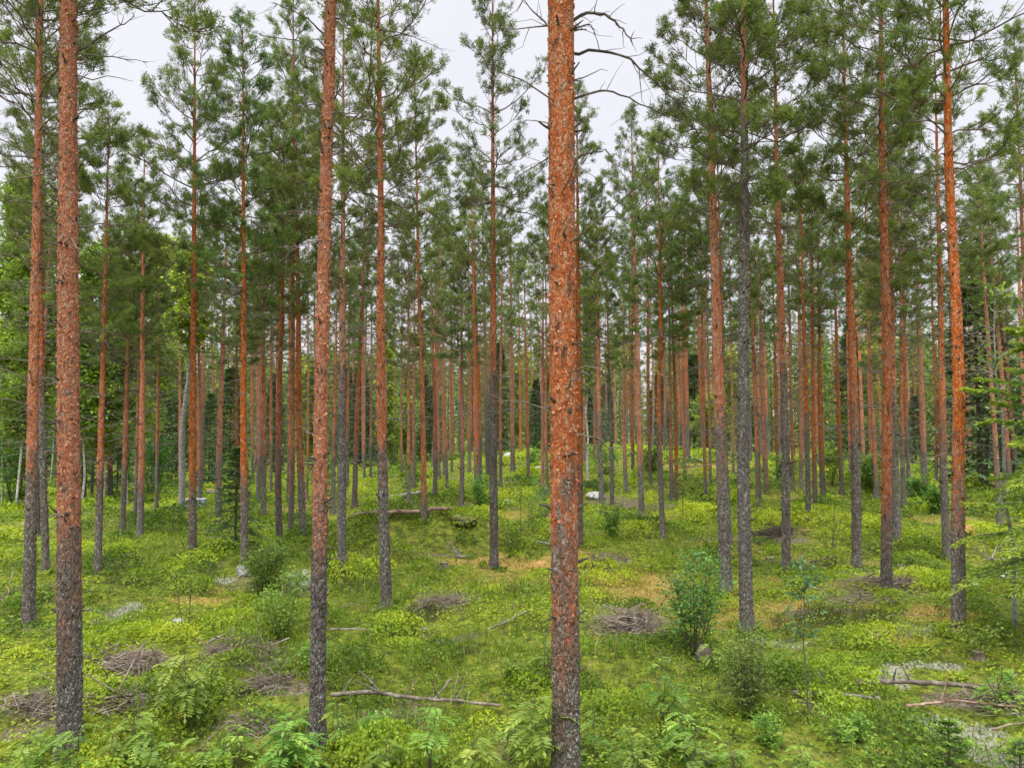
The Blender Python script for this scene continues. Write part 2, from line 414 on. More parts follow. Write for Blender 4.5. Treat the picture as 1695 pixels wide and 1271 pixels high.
M['birchbark'] = simple_mat('birch_bark', [(0.0, (0.05, 0.045, 0.04)), (0.28, (0.16, 0.15, 0.14)), (0.5, (0.46, 0.45, 0.42)), (1.0, (0.62, 0.60, 0.56))], 13, 0.7, 0.1, 0.2, 1.6)
M['aspenbark'] = simple_mat('aspen_bark', [(0.0, (0.07, 0.065, 0.06)), (0.4, (0.22, 0.215, 0.20)), (1.0, (0.40, 0.40, 0.37))], 11, 0.75, 0.1, 0.2, 1.2)
M['log'] = simple_mat('weathered_log', [(0.0, (0.10, 0.085, 0.07)), (0.45, (0.24, 0.215, 0.185)), (0.8, (0.36, 0.335, 0.29)), (1.0, (0.45, 0.44, 0.39))], 10, 0.9, 0.15, 0.5)
M['darklog'] = simple_mat('dark_log', [(0.0, (0.07, 0.055, 0.045)), (0.5, (0.16, 0.13, 0.105)), (1.0, (0.34, 0.31, 0.26))], 10, 0.9, 0.15, 0.5)
M['redlog'] = simple_mat('bark_log', [(0.0, (0.10, 0.06, 0.045)), (0.5, (0.25, 0.155, 0.11)), (1.0, (0.40, 0.33, 0.27))], 9, 0.9, 0.1, 0.5)
M['rock'] = simple_mat('lichen_rock', [(0.0, (0.10, 0.10, 0.09)), (0.4, (0.27, 0.265, 0.25)), (0.65, (0.47, 0.47, 0.43)), (1.0, (0.62, 0.63, 0.57))], 9, 0.9, 0.12, 0.6, 1.0, 0.03)
M['mossrock'] = simple_mat('mossy_rock', [(0.0, (0.20, 0.11, 0.03)), (0.5, (0.36, 0.21, 0.06)), (1.0, (0.45, 0.32, 0.12))], 12, 0.95, 0.1, 0.7, 1.0, 0.03)
M['greenmoss'] = simple_mat('green_moss', [(0.0, (0.06, 0.06, 0.02)), (0.5, (0.15, 0.17, 0.035)), (1.0, (0.27, 0.28, 0.06))], 14, 0.95, 0.1, 0.8, 1.0, 0.03)
M['stump'] = simple_mat('stump_wood', [(0.0, (0.04, 0.03, 0.024)), (0.5, (0.10, 0.078, 0.06)), (1.0, (0.22, 0.19, 0.15))], 12, 0.95, 0.1, 0.6)
M['cutwood'] = simple_mat('cut_wood', [(0.0, (0.16, 0.125, 0.095)), (1.0, (0.34, 0.29, 0.23))], 16, 0.9, 0.1, 0.3)
M['whitebox'] = simple_mat('white_plastic', [(0.0, (0.46, 0.50, 0.58)), (1.0, (0.60, 0.63, 0.70))], 6, 0.5, 0.0, 0.05)
M['bluebox'] = simple_mat('blue_band', [(0.0, (0.26, 0.34, 0.62)), (1.0, (0.36, 0.44, 0.72))], 6, 0.5, 0.0, 0.05)

def ground_material():
    m, nt = new_mat('forest_floor'); t = NT(nt)
    co = t.n('ShaderNodeTexCoord').outputs['Object']
    def at(n): return t.n('ShaderNodeAttribute', attribute_name=n).outputs['Fac']
    n1 = t.noise(co, 1.1, 4, 0.6); n2 = t.noise(co, 7, 4, 0.65); n3 = t.noise(co, 38, 4, 0.7); n4 = t.noise(co, 3.1, 3, 0.6)
    c = t.ramp(t.rng(n2, 0.3, 0.7, 0, 1, False), [(0, (0.04, 0.045, 0.012)), (0.4, (0.09, 0.115, 0.016)), (0.75, (0.18, 0.215, 0.022)), (1, (0.28, 0.28, 0.04))])  # mossy floor tones, darkened so gaps between the shrubs read as shadow
    c = t.mix(t.rng(n4, 0.52, 0.68, 0, 0.55), c, (0.24, 0.21, 0.05))
    c = t.mix(t.rng(n3, 0.55, 0.72, 0, 0.6), c, (0.085, 0.06, 0.032))
    def w(a, lo, hi): return t.rng(t.math('ADD', a, t.math('MULTIPLY', t.math('SUBTRACT', n3, 0.5), 0.9)), lo, hi)
    mo = t.ramp(t.rng(n3, 0.3, 0.7, 0, 1, False), [(0, (0.15, 0.10, 0.03)), (0.35, (0.25, 0.20, 0.045)), (0.6, (0.36, 0.25, 0.07)), (1, (0.47, 0.36, 0.15))])
    li = t.ramp(t.rng(n3, 0.3, 0.7, 0, 1, False), [(0, (0.06, 0.05, 0.028)), (0.5, (0.15, 0.12, 0.075)), (1, (0.29, 0.24, 0.17))])
    lc = t.ramp(t.rng(n3, 0.3, 0.7, 0, 1, False), [(0, (0.14, 0.14, 0.08)), (1, (0.42, 0.42, 0.32))])
    he = t.ramp(t.rng(n3, 0.3, 0.7, 0, 1, False), [(0, (0.03, 0.035, 0.01)), (1, (0.10, 0.10, 0.03))])
    c = t.mix(w(at('heather'), 0.3, 0.8), c, he)
    c = t.mix(w(at('litter'), 0.35, 0.8), c, li)
    c = t.mix(w(at('moss'), 0.35, 0.75), c, mo)
    c = t.mix(w(at('lichen'), 0.35, 0.8), c, lc)
    h = t.math('ADD', t.math('MULTIPLY', n2, 0.6), t.math('MULTIPLY', n3, 0.5))
    bp = t.n('ShaderNodeBump'); bp.inputs['Strength'].default_value = 0.9; bp.inputs['Distance'].default_value = 0.06; t.l(h, bp.inputs['Height'])
    p = t.n('ShaderNodeBsdfPrincipled'); p.inputs['Roughness'].default_value = 0.95; p.inputs['Specular IOR Level'].default_value = 0.1
    t.l(c, p.inputs['Base Color']); t.l(bp.outputs[0], p.inputs['Normal'])
    out = t.n('ShaderNodeOutputMaterial'); t.l(p.outputs[0], out.inputs[0])
    return m
M['ground'] = ground_material()

# ------------------------------------------------------------------ ground sheet
def build_ground():
    th = np.concatenate([np.linspace(-0.75, 0.75, 620), np.linspace(0.75, 2 * np.pi - 0.75, 90)[1:-1]])
    r = np.concatenate([np.geomspace(0.6, 60, 420), np.geomspace(60, 900, 60)[1:]])
    s = len(th); n = len(r)
    X = r[:, None] * np.sin(th)[None]; Y = r[:, None] * np.cos(th)[None]
    Z = H(X, Y)
    V = np.stack([X, Y, Z], -1).reshape(-1, 3)
    Q = grid_quads(n, s)[:, ::-1]
    mb = MB(); mb.add(V, Q)
    c = np.array([[0, 0, hz(0, 0)]]); base = mb.n
    j = np.arange(s); 
    mb.add(c, np.zeros((0, 4), int))
    mb.f.append(np.stack([np.full(s // 2, base), (2 * np.arange(s // 2) + 2) % s, 2 * np.arange(s // 2) + 1, 2 * np.arange(s // 2)], -1).astype(np.int32))
    mb.m.append(np.zeros(s // 2, np.int32)); mb.s.append(np.ones(s // 2, bool))
    me = mb.mesh('ground', [M['ground']])
    mk = masks(np.append(X.ravel(), 0), np.append(Y.ravel(), 0))
    for k, a in mk.items():
        at = me.attributes.new(k, 'FLOAT', 'POINT'); at.data.foreach_set('value', a.astype(np.float32))
    o = link('ground', me)
    tag(o, 'green forest floor of moss, litter and low hummocks under the pines', kind='structure')
build_ground()

# ------------------------------------------------------------------ ground cover ("stuff")
def wedge(n_at, r0, r1, half=0.72):
    """random points, constant density n_at per m2 between r0 and r1"""
    area = half * (r1 * r1 - r0 * r0)
    n = int(n_at * area)
    r = np.sqrt(rng.uniform(r0 * r0, r1 * r1, n)); a = rng.uniform(-half, half, n)
    return r * np.sin(a), r * np.cos(a)

BANDS = [(3.2, 5, 0.034, 2200), (5, 8, 0.035, 2900), (8, 12, 0.040, 2100), (12, 18, 0.045, 1250), (18, 28, 0.068, 520), (28, 42, 0.10, 190), (42, 70, 0.16, 60)]

# base x,y ; a second point on the stem x,y ; width px ; grey->orange y ; tip y (None: free) ; label (None: back rows)
PINES = [
 (116, 1240, 116, 0, 37, 875, None, 'thick flaking orange front pine nearest the left edge, grey only at the foot'),
 (525, 1228, 549, 0, 25.5, 800, None, 'front-row pine with dark brown-grey foot and orange stem, leaning slightly right'),
 (938, 1296, 928, 0, 44, 880, None, 'thickest orange front pine in the middle, with bare drooping dead branches'),
 (47, 1040, 60, 190, 19, 735, None, 'lichen-grey footed pine left of the thick flaking front pine'),
 (76, 950, 66, 440, 12, 600, None, 'dark grey pine curving at its foot beside the lichen-grey footed pine'),
 (62, 888, 68, 500, 8, 640, None, 'slim grey pine just behind the curved-foot pine at left'),
 (162, 952, 180, 230, 12, 760, 200, 'brown pine leaning right, first behind the thick flaking front pine'),
 (203, 880, 216, 470, 9, 762, 330, 'thin pine leaning right, left of the grey-footed pair by the birches'),
 (231, 890, 238, 400, 11, 770, 240, 'pine with reddish stem and grey foot, front one of a close pair'),
 (224, 862, 232, 500, 7, 740, 380, 'thin pine half hidden behind the reddish stem of its close pair'),
 (259, 840, 261, 560, 6, 740, 420, 'very thin straight pine standing before the dark spruces at left'),
 (183, 830, 181, 680, 9, 765, None, None), (140, 832, 140, 650, 7, 740, None, None), (152, 826, 152, 650, 5, 740, None, None),
 (15, 838, 16, 700, 6, 750, None, None), (35, 823, 34, 720, 4, 750, None, None), (298, 830, 297, 600, 6, 760, None, None),
 (319, 930, 322, 30, 13, 790, -15, 'tall straight pine whose pointed crown tops the left sky gap'),
 (331, 836, 330, 650, 7, 765, None, None),
 (361, 868, 372, 480, 11, 750, 330, 'orange pine leaning right, left of the small dark young spruce'),
 (405, 930, 402, 70, 12.5, 770, 52, 'pine with slender pointed crown standing by the small dark young spruce'),
 (391, 850, 392, 600, 6, 780, 420, 'thin light orange pine partly hidden by the small dark young spruce'),
 (418, 806, 419, 600, 5, 745, None, None), (427, 833, 430, 600, 7, 745, None, None),
 (436, 850, 437, 500, 8, 735, 400, 'slim pine with orange stem between the young spruce and the close row of three'),
 (449, 823, 449, 600, 5, 735, None, None),
 (463, 902, 467, 380, 11, 728, 190, 'leftmost of the close row of three grey-footed pines'),
 (481, 890, 484, 500, 10, 760, -5, 'middle pine of the close row of three, darkest stem'),
 (502, 895, 492, 390, 12, 735, 150, 'rightmost and brightest orange of the close row of three pines'),
 (476, 830, 478, 600, 5, 740, None, None), (508, 828, 510, 520, 5, 790, None, None),
 (551, 850, 556, 560, 8, 720, 400, 'thin pine showing just right of the leaning front-row pine'),
 (566, 948, 569, 120, 15, 590, 20, 'dark rough-stubbed pine close behind the leaning front-row pine'),
 (575, 815, 577, 600, 6, 700, None, None),
 (587, 840, 601, 480, 9, 735, 320, 'pine leaning right in the gap before the lichen-speckled pine'),
 (603, 795, 605, 600, 5, 730, None, None), (614, 798, 615, 600, 4.5, 730, None, None),
 (640, 1005, 625, 0, 18.5, 690, None, 'lichen-speckled grey-footed pine with orange stem left of the blueberry mound'),
 (676, 840, 676, 560, 7, 745, 440, 'thin pine standing behind the fallen log, left of the pale pink pine'),
 (686, 815, 686, 600, 6, 740, None, None), (665, 790, 665, 600, 4, 740, None, None),
 (702, 860, 686, 120, 9.5, 785, 112, 'pale pinkish slender pine rising right behind the fallen log'),
 (720, 820, 716, 560, 8, 735, 420, 'pine of the thin cluster right of the pale pinkish pine'),
 (727, 800, 725, 600, 6, 740, None, None), (735, 786, 733, 600, 4, 740, None, None), (740, 808, 734, 560, 6, 730, None, None), (748, 780, 747, 600, 4, 740, None, None),
 (764, 838, 764, 540, 8, 742, 430, 'straight orange pine behind the dark uprooted mound'),
 (777, 782, 776, 600, 6, 720, None, None),
 (791, 843, 783, 450, 10, 732, 320, 'front one of two touching orange pines left of the grey mound pine'),
 (795, 802, 790, 600, 6, 720, None, None),
 (808, 796, 800, 420, 8, 640, 280, 'grey pine rising between the touching orange pair and the grey mound pine'),
 (818, 942, 815, 30, 14.5, 600, -25, 'tall grey mound pine on the right end of the blueberry mound'),
 (829, 815, 830, 560, 6, 735, None, None), (849, 778, 847, 600, 8, 735, None, None), (862, 756, 860, 600, 5, 740, None, None),
 (875, 797, 870, 560, 6, 735, 420, 'thin orange pine alone on the hilltop left of the thickest middle pine'),
 (898, 815, 899, 400, 6, 790, 330, 'left one of two thin pines just left of the thickest middle pine'),
 (907, 820, 904, 540, 6, 745, 380, 'right one of two thin pines touching the edge of the thickest middle pine'),
 (959, 905, 955, 190, 12, 760, 165, 'pine half hidden behind the right edge of the thickest middle pine'),
 (967, 770, 966, 600, 5, 735, None, None), (983, 762, 983, 600, 4, 735, None, None),
 (997, 850, 988, 430, 9, 690, 330, 'grey and orange pine right of the white-barked thin birch'),
 (1013, 840, 1007, 560, 7, 600, 450, 'dull grey thin pine behind the bright little bush'),
 (1036, 813, 1032, 560, 7, 745, 440, 'slim orange pine left of the tall hill pine'), (1048, 788, 1047, 600, 6, 735, None, None),
 (1062, 853, 1046, 250, 10, 742, 195, 'tall hill pine leaning left, with a bare pale orange stem'),
 (1077, 805, 1074, 560, 6, 730, None, None),
 (1098, 890, 1090, 240, 9.5, 700, 228, 'slender orange pine standing alone on the green slope right of the middle'),
 (1112, 828, 1107, 500, 7, 760, 380, 'left one of two thin touching pines behind the lone slope pine'),
 (1120, 825, 1112, 440, 6.5, 770, 330, 'brighter right one of two thin touching pines behind the lone slope pine'),
 (1134, 786, 1130, 540, 5, 745, None, None), (1168, 829, 1162, 540, 6, 750, None, None), (1176, 803, 1170, 540, 5, 745, None, None),
 (1202, 980, 1168, 0, 20, 690, None, 'big pine leaning left, pinkish orange above, next to the dark grey pine'),
 (1208, 905, 1187, 290, 10, 690, 225, 'thin orange pine tight behind the big left-leaning pine'),
 (1236, 1045, 1229, 0, 22.5, 120, None, 'dark grey rough-barked pine without orange, behind the juniper'),
 (1214, 783, 1210, 620, 5, 745, None, None),
 (1256, 838, 1245, 480, 9, 745, 350, 'reddish pine right of the dark grey pine'),
 (1269, 818, 1258, 470, 9, 762, 330, 'glowing bright orange pine right of the dark grey pine'),
 (1287, 794, 1283, 600, 5, 735, None, None),
 (1301, 948, 1278, 0, 14.5, 600, None, 'grey-footed pine leaning left beside the round twig heap'),
 (1313, 815, 1305, 480, 6, 740, None, None),
 (1326, 818, 1322, 420, 8, 740, 260, 'leftmost pine of the tight stand right of the grey-footed leaning pine'),
 (1338, 862, 1328, 420, 9, 690, 215, 'greyest pine of the tight stand, nearest to the camera there'),
 (1350, 848, 1345, 420, 8, 745, 300, 'warm orange pine of the tight stand, behind the greyest one'),
 (1363, 833, 1355, 470, 9, 735, 330, 'pine of the tight stand with the leafy bush at its foot'),
 (1394, 818, 1380, 450, 8, 730, 320, 'pine leaning left just before the forked-looking grey pine'),
 (1418, 945, 1395, 60, 16, 660, None, 'grey pine with orange upper stem beside the bare twig shrub'),
 (1408, 790, 1404, 600, 6, 730, None, None), (1445, 792, 1440, 600, 7, 735, None, None), (1451, 825, 1438, 540, 8, 760, 420, 'slim grey pine just left of the bright orange right-hand pine'),
 (1467, 983, 1452, 0, 18, 800, None, 'bright orange right-hand pine standing in a spread of grey brushwood'),
 (1486, 903, 1478, 560, 14, 640, 120, 'stout dull grey pine right behind the bright orange right-hand pine'),
 (1497, 850, 1490, 500, 8, 690, 330, 'thin dark pine between the stout dull grey pine and the far trunks'),
 (1506, 830, 1500, 560, 7, 690, None, None),
 (1531, 822, 1518, 470, 11, 720, 300, 'grey pine leaning left behind the small leafy bush at right'),
 (1549, 805, 1545, 560, 6, 740, None, None),
 (1568, 925, 1551, 200, 13, 690, 60, 'pine leaning left, half hidden behind the lichen-footed right pine'),
 (1586, 1055, 1567, 30, 22, 765, None, 'lichen-footed right pine with orange stem and a dark split at its foot'),
 (1655, 872, 1628, 430, 9, 745, 270, 'left-leaning thin pine in front of the big dark spruce'),
 (1672, 820, 1640, 380, 9, 740, 260, 'strongly left-leaning pine right of the big dark spruce'),
 (1683, 818, 1655, 450, 8, 735, 300, 'thin pine next to the strongly left-leaning pine near the right edge'),
 (1712, 850, 1688, 300, 10, 760, 60, 'orange pine stem cut by the right edge of the picture'),
]
FOOT = [g for g in ((float(q[0]), float(q[1])) for q in (ground(p[0], p[1]) for p in PINES) if q is not None) if math.hypot(*g) < 22]

def build_berry():
    mb = MB()
    def keepf(x, y):
        mk = masks(x, y)
        bare = np.ones(len(x))
        for bx, by, rr in BARE: bare *= smooth(.6, 1.1, np.hypot((x - bx) / rr, (y - by) / rr))
        return bare * (1 - np.maximum.reduce([0.86 * mk['moss'], 0.62 * mk['litter'], 0.93 * mk['lichen'], 0.5 * mk['grass'], 0.75 * mk['heather']]))
    # thin low carpet
    for (r0, r1, s, den) in BANDS:
        x, y = wedge(den * .55, r0, r1)
        patch = smooth(0.30, 0.55, fbm(x, y, 1.1, 71, 3))
        p = np.maximum(keepf(x, y), .5 if r1 <= 8 else 0) * (0.42 + 0.58 * patch) * (.5 + .5 * smooth(.3, .6, fbm(x, y, .22, 75, 2)))
        k = rng.random(len(x)) < p
        x, y = x[k], y[k]; patch = patch[k]; n = len(x)
        z = H(x, y) + (.02 + .09 * patch) * rng.random(n)
        N = unit(np.stack([rng.normal(0, .5, n), rng.normal(0, .5, n), np.ones(n)], -1))
        D = unit(np.cross(N, rand_dirs(n)))
        L = s * rng.uniform(0.7, 1.2, n)
        V, Q = leaves(np.stack([x, y, z], -1), D, N, L, L * rng.uniform(.55, .7, n), 0.5, 0.12)
        tone = fbm(x, y, 2.2, 77, 3)
        mb.add(V, Q, 0, np.repeat(np.clip(rng.normal(0.42, 0.2, n) + (tone - 0.5) * 1.3, 0, 1), 4), False)
    # shrublets: domes of leaves, each with its own size, height and tone
    for (r0, r1, s, den, rlo, rhi) in [(3.2, 6, .034, 3.4, .10, .34), (6, 10, .037, 3.2, .12, .38), (10, 15, .045, 2.6, .14, .45), (15, 22, .062, 1.9, .18, .6), (22, 32, .09, 1.0, .25, .8), (32, 60, .15, .4, .4, 1.2)]:
        cx, cy = wedge(den, r0, r1)
        pch = np.maximum(smooth(.32, .55, fbm(cx, cy, 1.6, 171, 3)), gauss(cx, cy, -1.9, 17.9, 1.7, .9))
        k = rng.random(len(cx)) < keepf(cx, cy) * (.30 + .7 * pch)
        cx, cy = cx[k], cy[k]; m = len(cx)
        R = rlo + (rhi - rlo) * rng.random(m) ** 1.6
        if len(FOOT):
            ok = [(bx, by) for bx, by in FOOT if r0 <= math.hypot(bx, by) < r1]
            ex = np.array([(bx + q_ * math.cos(a_), by + q_ * math.sin(a_), rr_) for bx, by in ok for a_, q_, rr_ in zip(rng.uniform(0, 6.28, 6), rng.uniform(.12, .26, 6), rng.uniform(.07, .16, 6))]).reshape(-1, 3)
            cx = np.concatenate([cx, ex[:, 0]]); cy = np.concatenate([cy, ex[:, 1]]); R = np.concatenate([R, ex[:, 2]]); m = len(cx)
        hh = np.clip(R * rng.uniform(.45, .85, m), .06, .34)
        tone = np.clip(rng.normal(.50, .22, m) + (fbm(cx, cy, 2.2, 77, 3) - .5) * 1.2, .05, .98)
        cnt = np.maximum(8, (np.pi * R * R / (s * s) * 2.3).astype(int))
        i = np.repeat(np.arange(m), cnt); n = len(i)
        q = np.sqrt(rng.random(n)); a = rng.uniform(0, 6.2832, n)
        wob = 1 + .25 * np.sin(a * 3 + cx[i] * 40) + .15 * np.sin(a * 5 + cy[i] * 31)
        x = cx[i] + np.cos(a) * q * R[i] * wob; y = cy[i] + np.sin(a) * q * R[i] * wob
        top = hh[i] * np.sqrt(np.clip(1 - q ** 2.4, 0, 1))
        z = H(x, y) + np.maximum(.015, top * (1 - .45 * rng.random(n) ** 1.6))
        N = unit(np.stack([np.cos(a) * q * .8 + rng.normal(0, .4, n), np.sin(a) * q * .8 + rng.normal(0, .4, n), np.ones(n)], -1))
        D = unit(np.cross(N, rand_dirs(n)) + np.array([0, 0, .35]))
        L = s * rng.uniform(.7, 1.3, n)
        V, Q = leaves(np.stack([x, y, z], -1), D, N, L, L * rng.uniform(.5, .68, n), .5, .12)
        mb.add(V, Q, 0, np.repeat(np.clip(tone[i] + rng.normal(0, .13, n), 0, 1), 4), False)
    o = link('blueberry_cover', mb.mesh('blueberry_cover', [M['berry']]))
    tag(o, 'bright yellow-green carpet of low blueberry shrubs over the forest floor', kind='stuff')
build_berry()

def build_grass():
    mb = MB()
    for (r0, r1, w, den) in [(3.2, 7, 0.006, 420), (7, 11, 0.008, 340), (11, 17, 0.012, 200), (17, 30, 0.02, 60)]:
        x, y = wedge(den, r0, r1)
        mk = masks(x, y)
        tuft = smooth(0.4, 0.62, vnoise(x, y, 0.28, 81))
        p = mk['grass'] * (0.2 + 0.8 * tuft) * (1 - 0.8 * mk['lichen']) + 0.03
        k = rng.random(len(x)) < p
        x, y = x[k], y[k]; n = len(x)
        z = H(x, y)
        L = rng.uniform(0.10, 0.30, n) * (0.7 + 0.5 * vnoise(x, y, 0.6, 83))
        a = rng.uniform(0, 2 * np.pi, n); lean = rng.uniform(0.1, 0.7, n)
        D0 = unit(np.stack([np.cos(a) * lean * .5, np.sin(a) * lean * .5, np.ones(n)], -1))
        D1 = unit(np.stack([np.cos(a) * lean * 1.8, np.sin(a) * lean * 1.8, np.ones(n) * 0.8], -1))
        b = np.stack([x, y, z - 0.01], -1); S = np.stack([-np.sin(a), np.cos(a), np.zeros(n)], -1)
        ph = rng.uniform(0, np.pi, n)
        S = unit(np.stack([np.cos(ph), np.sin(ph), np.zeros(n)], -1))
        m = b + D0 * (L * .55)[:, None]; tip = m + D1 * (L * .55)[:, None]
        W = (w * rng.uniform(.7, 1.3, n))[:, None]
        V = np.stack([b - S * W * .4, b + S * W * .4, m + S * W * .5, m - S * W * .5, tip], 1)
        i = np.arange(n) * 5
        Q = np.concatenate([np.stack([i, i + 1, i + 2, i + 3], -1), np.stack([i + 3, i + 2, i + 4, i + 4], -1)])
        # the tip quad is a thin diamond: use tip twice via a real fourth vertex
        V = np.stack([b - S * W * .4, b + S * W * .4, m + S * W * .5, m - S * W * .5, tip - S * W * .08, tip + S * W * .08], 1)
        i = np.arange(n) * 6
        Q = np.concatenate([np.stack([i, i + 1, i + 2, i + 3], -1), np.stack([i + 3, i + 2, i + 5, i + 4], -1)])
        v = np.clip(rng.normal(0.5, 0.25, n), 0, 1)
        mb.add(V.reshape(-1, 3), Q, 0, np.repeat(v, 6), False)
    o = link('grass', mb.mesh('grass', [M['grass']]))
    tag(o, 'thin pale green grass blades growing in patches among the blueberry shrubs', kind='stuff')
build_grass()

def build_tufts(name, key, mat, label, bands, hmin, hmax, spread, mid=0.5, thr=0.3):
    mb = MB()
    for (r0, r1, w, den) in bands:
        x, y = wedge(den, r0, r1)
        mk = masks(x, y)
        p = smooth(thr, 0.8, mk[key]) * (0.35 + 0.65 * smooth(0.35, 0.6, vnoise(x, y, 0.22, 91)))
        k = rng.random(len(x)) < p
        x, y = x[k], y[k]; n = len(x)
        if n == 0: continue
        hh = rng.uniform(hmin, hmax, n) * (0.5 + 0.8 * vnoise(x, y, 0.35, 93))
        z = H(x, y) + hh * 0.4 * rng.random(n)
        D = unit(np.stack([rng.normal(0, spread, n), rng.normal(0, spread, n), np.ones(n)], -1))
        V, Q = leaves(np.stack([x, y, z], -1), D, rand_dirs(n), hh, w * rng.uniform(.7, 1.3, n), mid)
        mb.add(V, Q, 0, np.repeat(np.clip(rng.normal(.5, .25, n), 0, 1), 4), False)
    o = link(name, mb.mesh(name, [M[mat]]))
    tag(o, label, kind='stuff')
build_tufts('heather', 'heather', 'heather', 'dark olive heather tufts growing in low clumps', [(3.2, 8, .008, 1500), (8, 14, .012, 900), (14, 24, .022, 300)], .06, .17, .6)
build_tufts('reindeer_lichen', 'lichen', 'lichen', 'pale grey-white reindeer lichen cushions between the shrubs', [(3.2, 8, .018, 1700), (8, 14, .026, 900), (14, 24, .045, 400)], .03, .07, .9)
build_tufts('orange_moss', 'moss', 'mossleaf', 'dry orange-brown moss fronds on the low hummocks', [(3.2, 8, .014, 1600), (8, 14, .02, 900), (14, 24, .035, 350), (24, 45, .06, 90)], .025, .06, 1.0)

def build_herbs():
    mb = MB()
    for (r0, r1, s_, den) in [(3.2, 6, .038, 560), (6, 10, .042, 340), (10, 16, .055, 110)]:
        x, y = wedge(den, r0, r1)
        mk = masks(x, y)
        p = smooth(.56, .72, fbm(x, y, .8, 171, 3)) * (1 - mk['lichen']) * (1 - .8 * mk['litter']) * (1 - .9 * mk['moss']) * (.25 + .75 * smooth(11, 6, np.hypot(x, y)))
        k = rng.random(len(x)) < p
        x, y = x[k], y[k]; n = len(x)
        # little whorls of 5 leaves on a thin stem
        hh = rng.uniform(.05, .26, n); a0 = rng.uniform(0, 6.28, n)
        for j in range(5):
            a = a0 + j * 1.26 + rng.normal(0, .25, n)
            d = np.stack([np.cos(a), np.sin(a), rng.normal(.15, .25, n)], -1)
            N = unit(np.stack([rng.normal(0, .3, n), rng.normal(0, .3, n), np.ones(n)], -1))
            b = np.stack([x, y, H(x, y) + hh * rng.uniform(.7, 1.1, n)], -1)
            L = s_ * rng.uniform(.7, 1.3, n)
            V, Q = leaves(b, d, N, L, L * .5, .5, .1)
            mb.add(V, Q, 0, np.repeat(np.clip(rng.normal(.45, .22, n), 0, 1), 4), False)
    o = link('herbs', mb.mesh('herbs', [M['herb']]))
    tag(o, 'broad light green herb leaves mixed into the foreground undergrowth', kind='stuff')
build_herbs()

def twig_arrays(n, cx, cy, sx, sy, hgt, lmin, lmax, rad, r, tilt=0.25, zfun=None):
    sc_ = r.normal(0, .75, (4, 2)); sc_[0] = 0; wi = r.integers(0, 4, n)
    x = cx + sx * np.clip(sc_[wi, 0] + r.normal(0, .62, n), -1.9, 1.9); y = cy + sy * np.clip(sc_[wi, 1] + r.normal(0, .62, n), -1.9, 1.9)
    L = r.uniform(lmin, lmax, n) * r.uniform(.6, 1, n)
    a = r.uniform(0, 2 * np.pi, n)
    d = unit(np.stack([np.cos(a), np.sin(a), r.normal(0, tilt, n)], -1))
    q = ((x - cx) / (sx * 2)) ** 2 + ((y - cy) / (sy * 2)) ** 2
    z = H(x, y) + 0.01 + hgt * np.array([1.15, .8, .5, .65])[wi] * np.clip(1 - q, 0, 1) * r.random(n) ** .8
    s = np.linspace(-.5, .5, 5)
    bend = r.normal(0, .12, (n, 3)) * L[:, None]
    P = np.stack([x, y, z], -1)[:, None] + d[:, None] * (L[:, None] * s[None])[..., None] + bend[:, None] * (s ** 2)[None, :, None]
    gz = H(P[..., 0], P[..., 1]) + rad
    P[..., 2] = np.maximum(P[..., 2], gz)
    R = rad * (.35 + 1.6 * r.random(n) ** 3)[:, None] * np.linspace(1, .35, 5)[None]
    return P, R

def build_loose_twigs():
    mb = MB()
    for (r0, r1, den, rad) in [(3.2, 8, 9, .005), (8, 14, 6, .007), (14, 26, 2.2, .011)]:
        x, y = wedge(den, r0, r1)
        mk = masks(x, y)
        k = rng.random(len(x)) < 0.12 + 0.88 * np.maximum(mk['litter'], .5 * mk['moss'])
        x, y = x[k], y[k]; n = len(x)
        L = rng.uniform(.12, .7, n) ; a = rng.uniform(0, np.pi, n)
        s = np.linspace(-.5, .5, 4)
        P = np.zeros((n, 4, 3))
        P[..., 0] = x[:, None] + (np.cos(a) * L)[:, None] * s + rng.normal(0, .02, (n, 4))
        P[..., 1] = y[:, None] + (np.sin(a) * L)[:, None] * s + rng.normal(0, .02, (n, 4))
        P[..., 2] = H(P[..., 0], P[..., 1]) + rng.uniform(.02, .10, n)[:, None]
        R = rad * rng.uniform(.5, 1.2, n)[:, None] * np.linspace(1, .5, 4)[None]
        mb.add(*tubes(P, R, 3))
    o = link('fallen_twigs', mb.mesh('fallen_twigs', [M['twig']]))
    tag(o, 'thin grey dead twigs scattered over the ground', kind='stuff')
build_loose_twigs()

# ------------------------------------------------------------------ pine crowns
def branch_curves(base, az, elev, L, droop, n, r):
    """B branches -> (B,n,3) curves starting at base"""
    B = len(base)
    s = np.linspace(0, 1, n)
    h = np.stack([np.cos(az), np.sin(az), np.zeros(B)], -1)
    P = np.zeros((B, n, 3))
    rad = L[:, None] * s[None] * np.cos(elev)[:, None]
    up = L[:, None] * (s[None] * np.sin(elev)[:, None] + droop[:, None] * s[None] ** 2)
    P = base[:, None] + h[:, None] * rad[..., None]
    P[..., 2] += up
    wob = np.cumsum(r.normal(0, .035, (B, n, 3)), axis=1) * L[:, None, None]
    wob[:, 0] = 0
    return P + wob

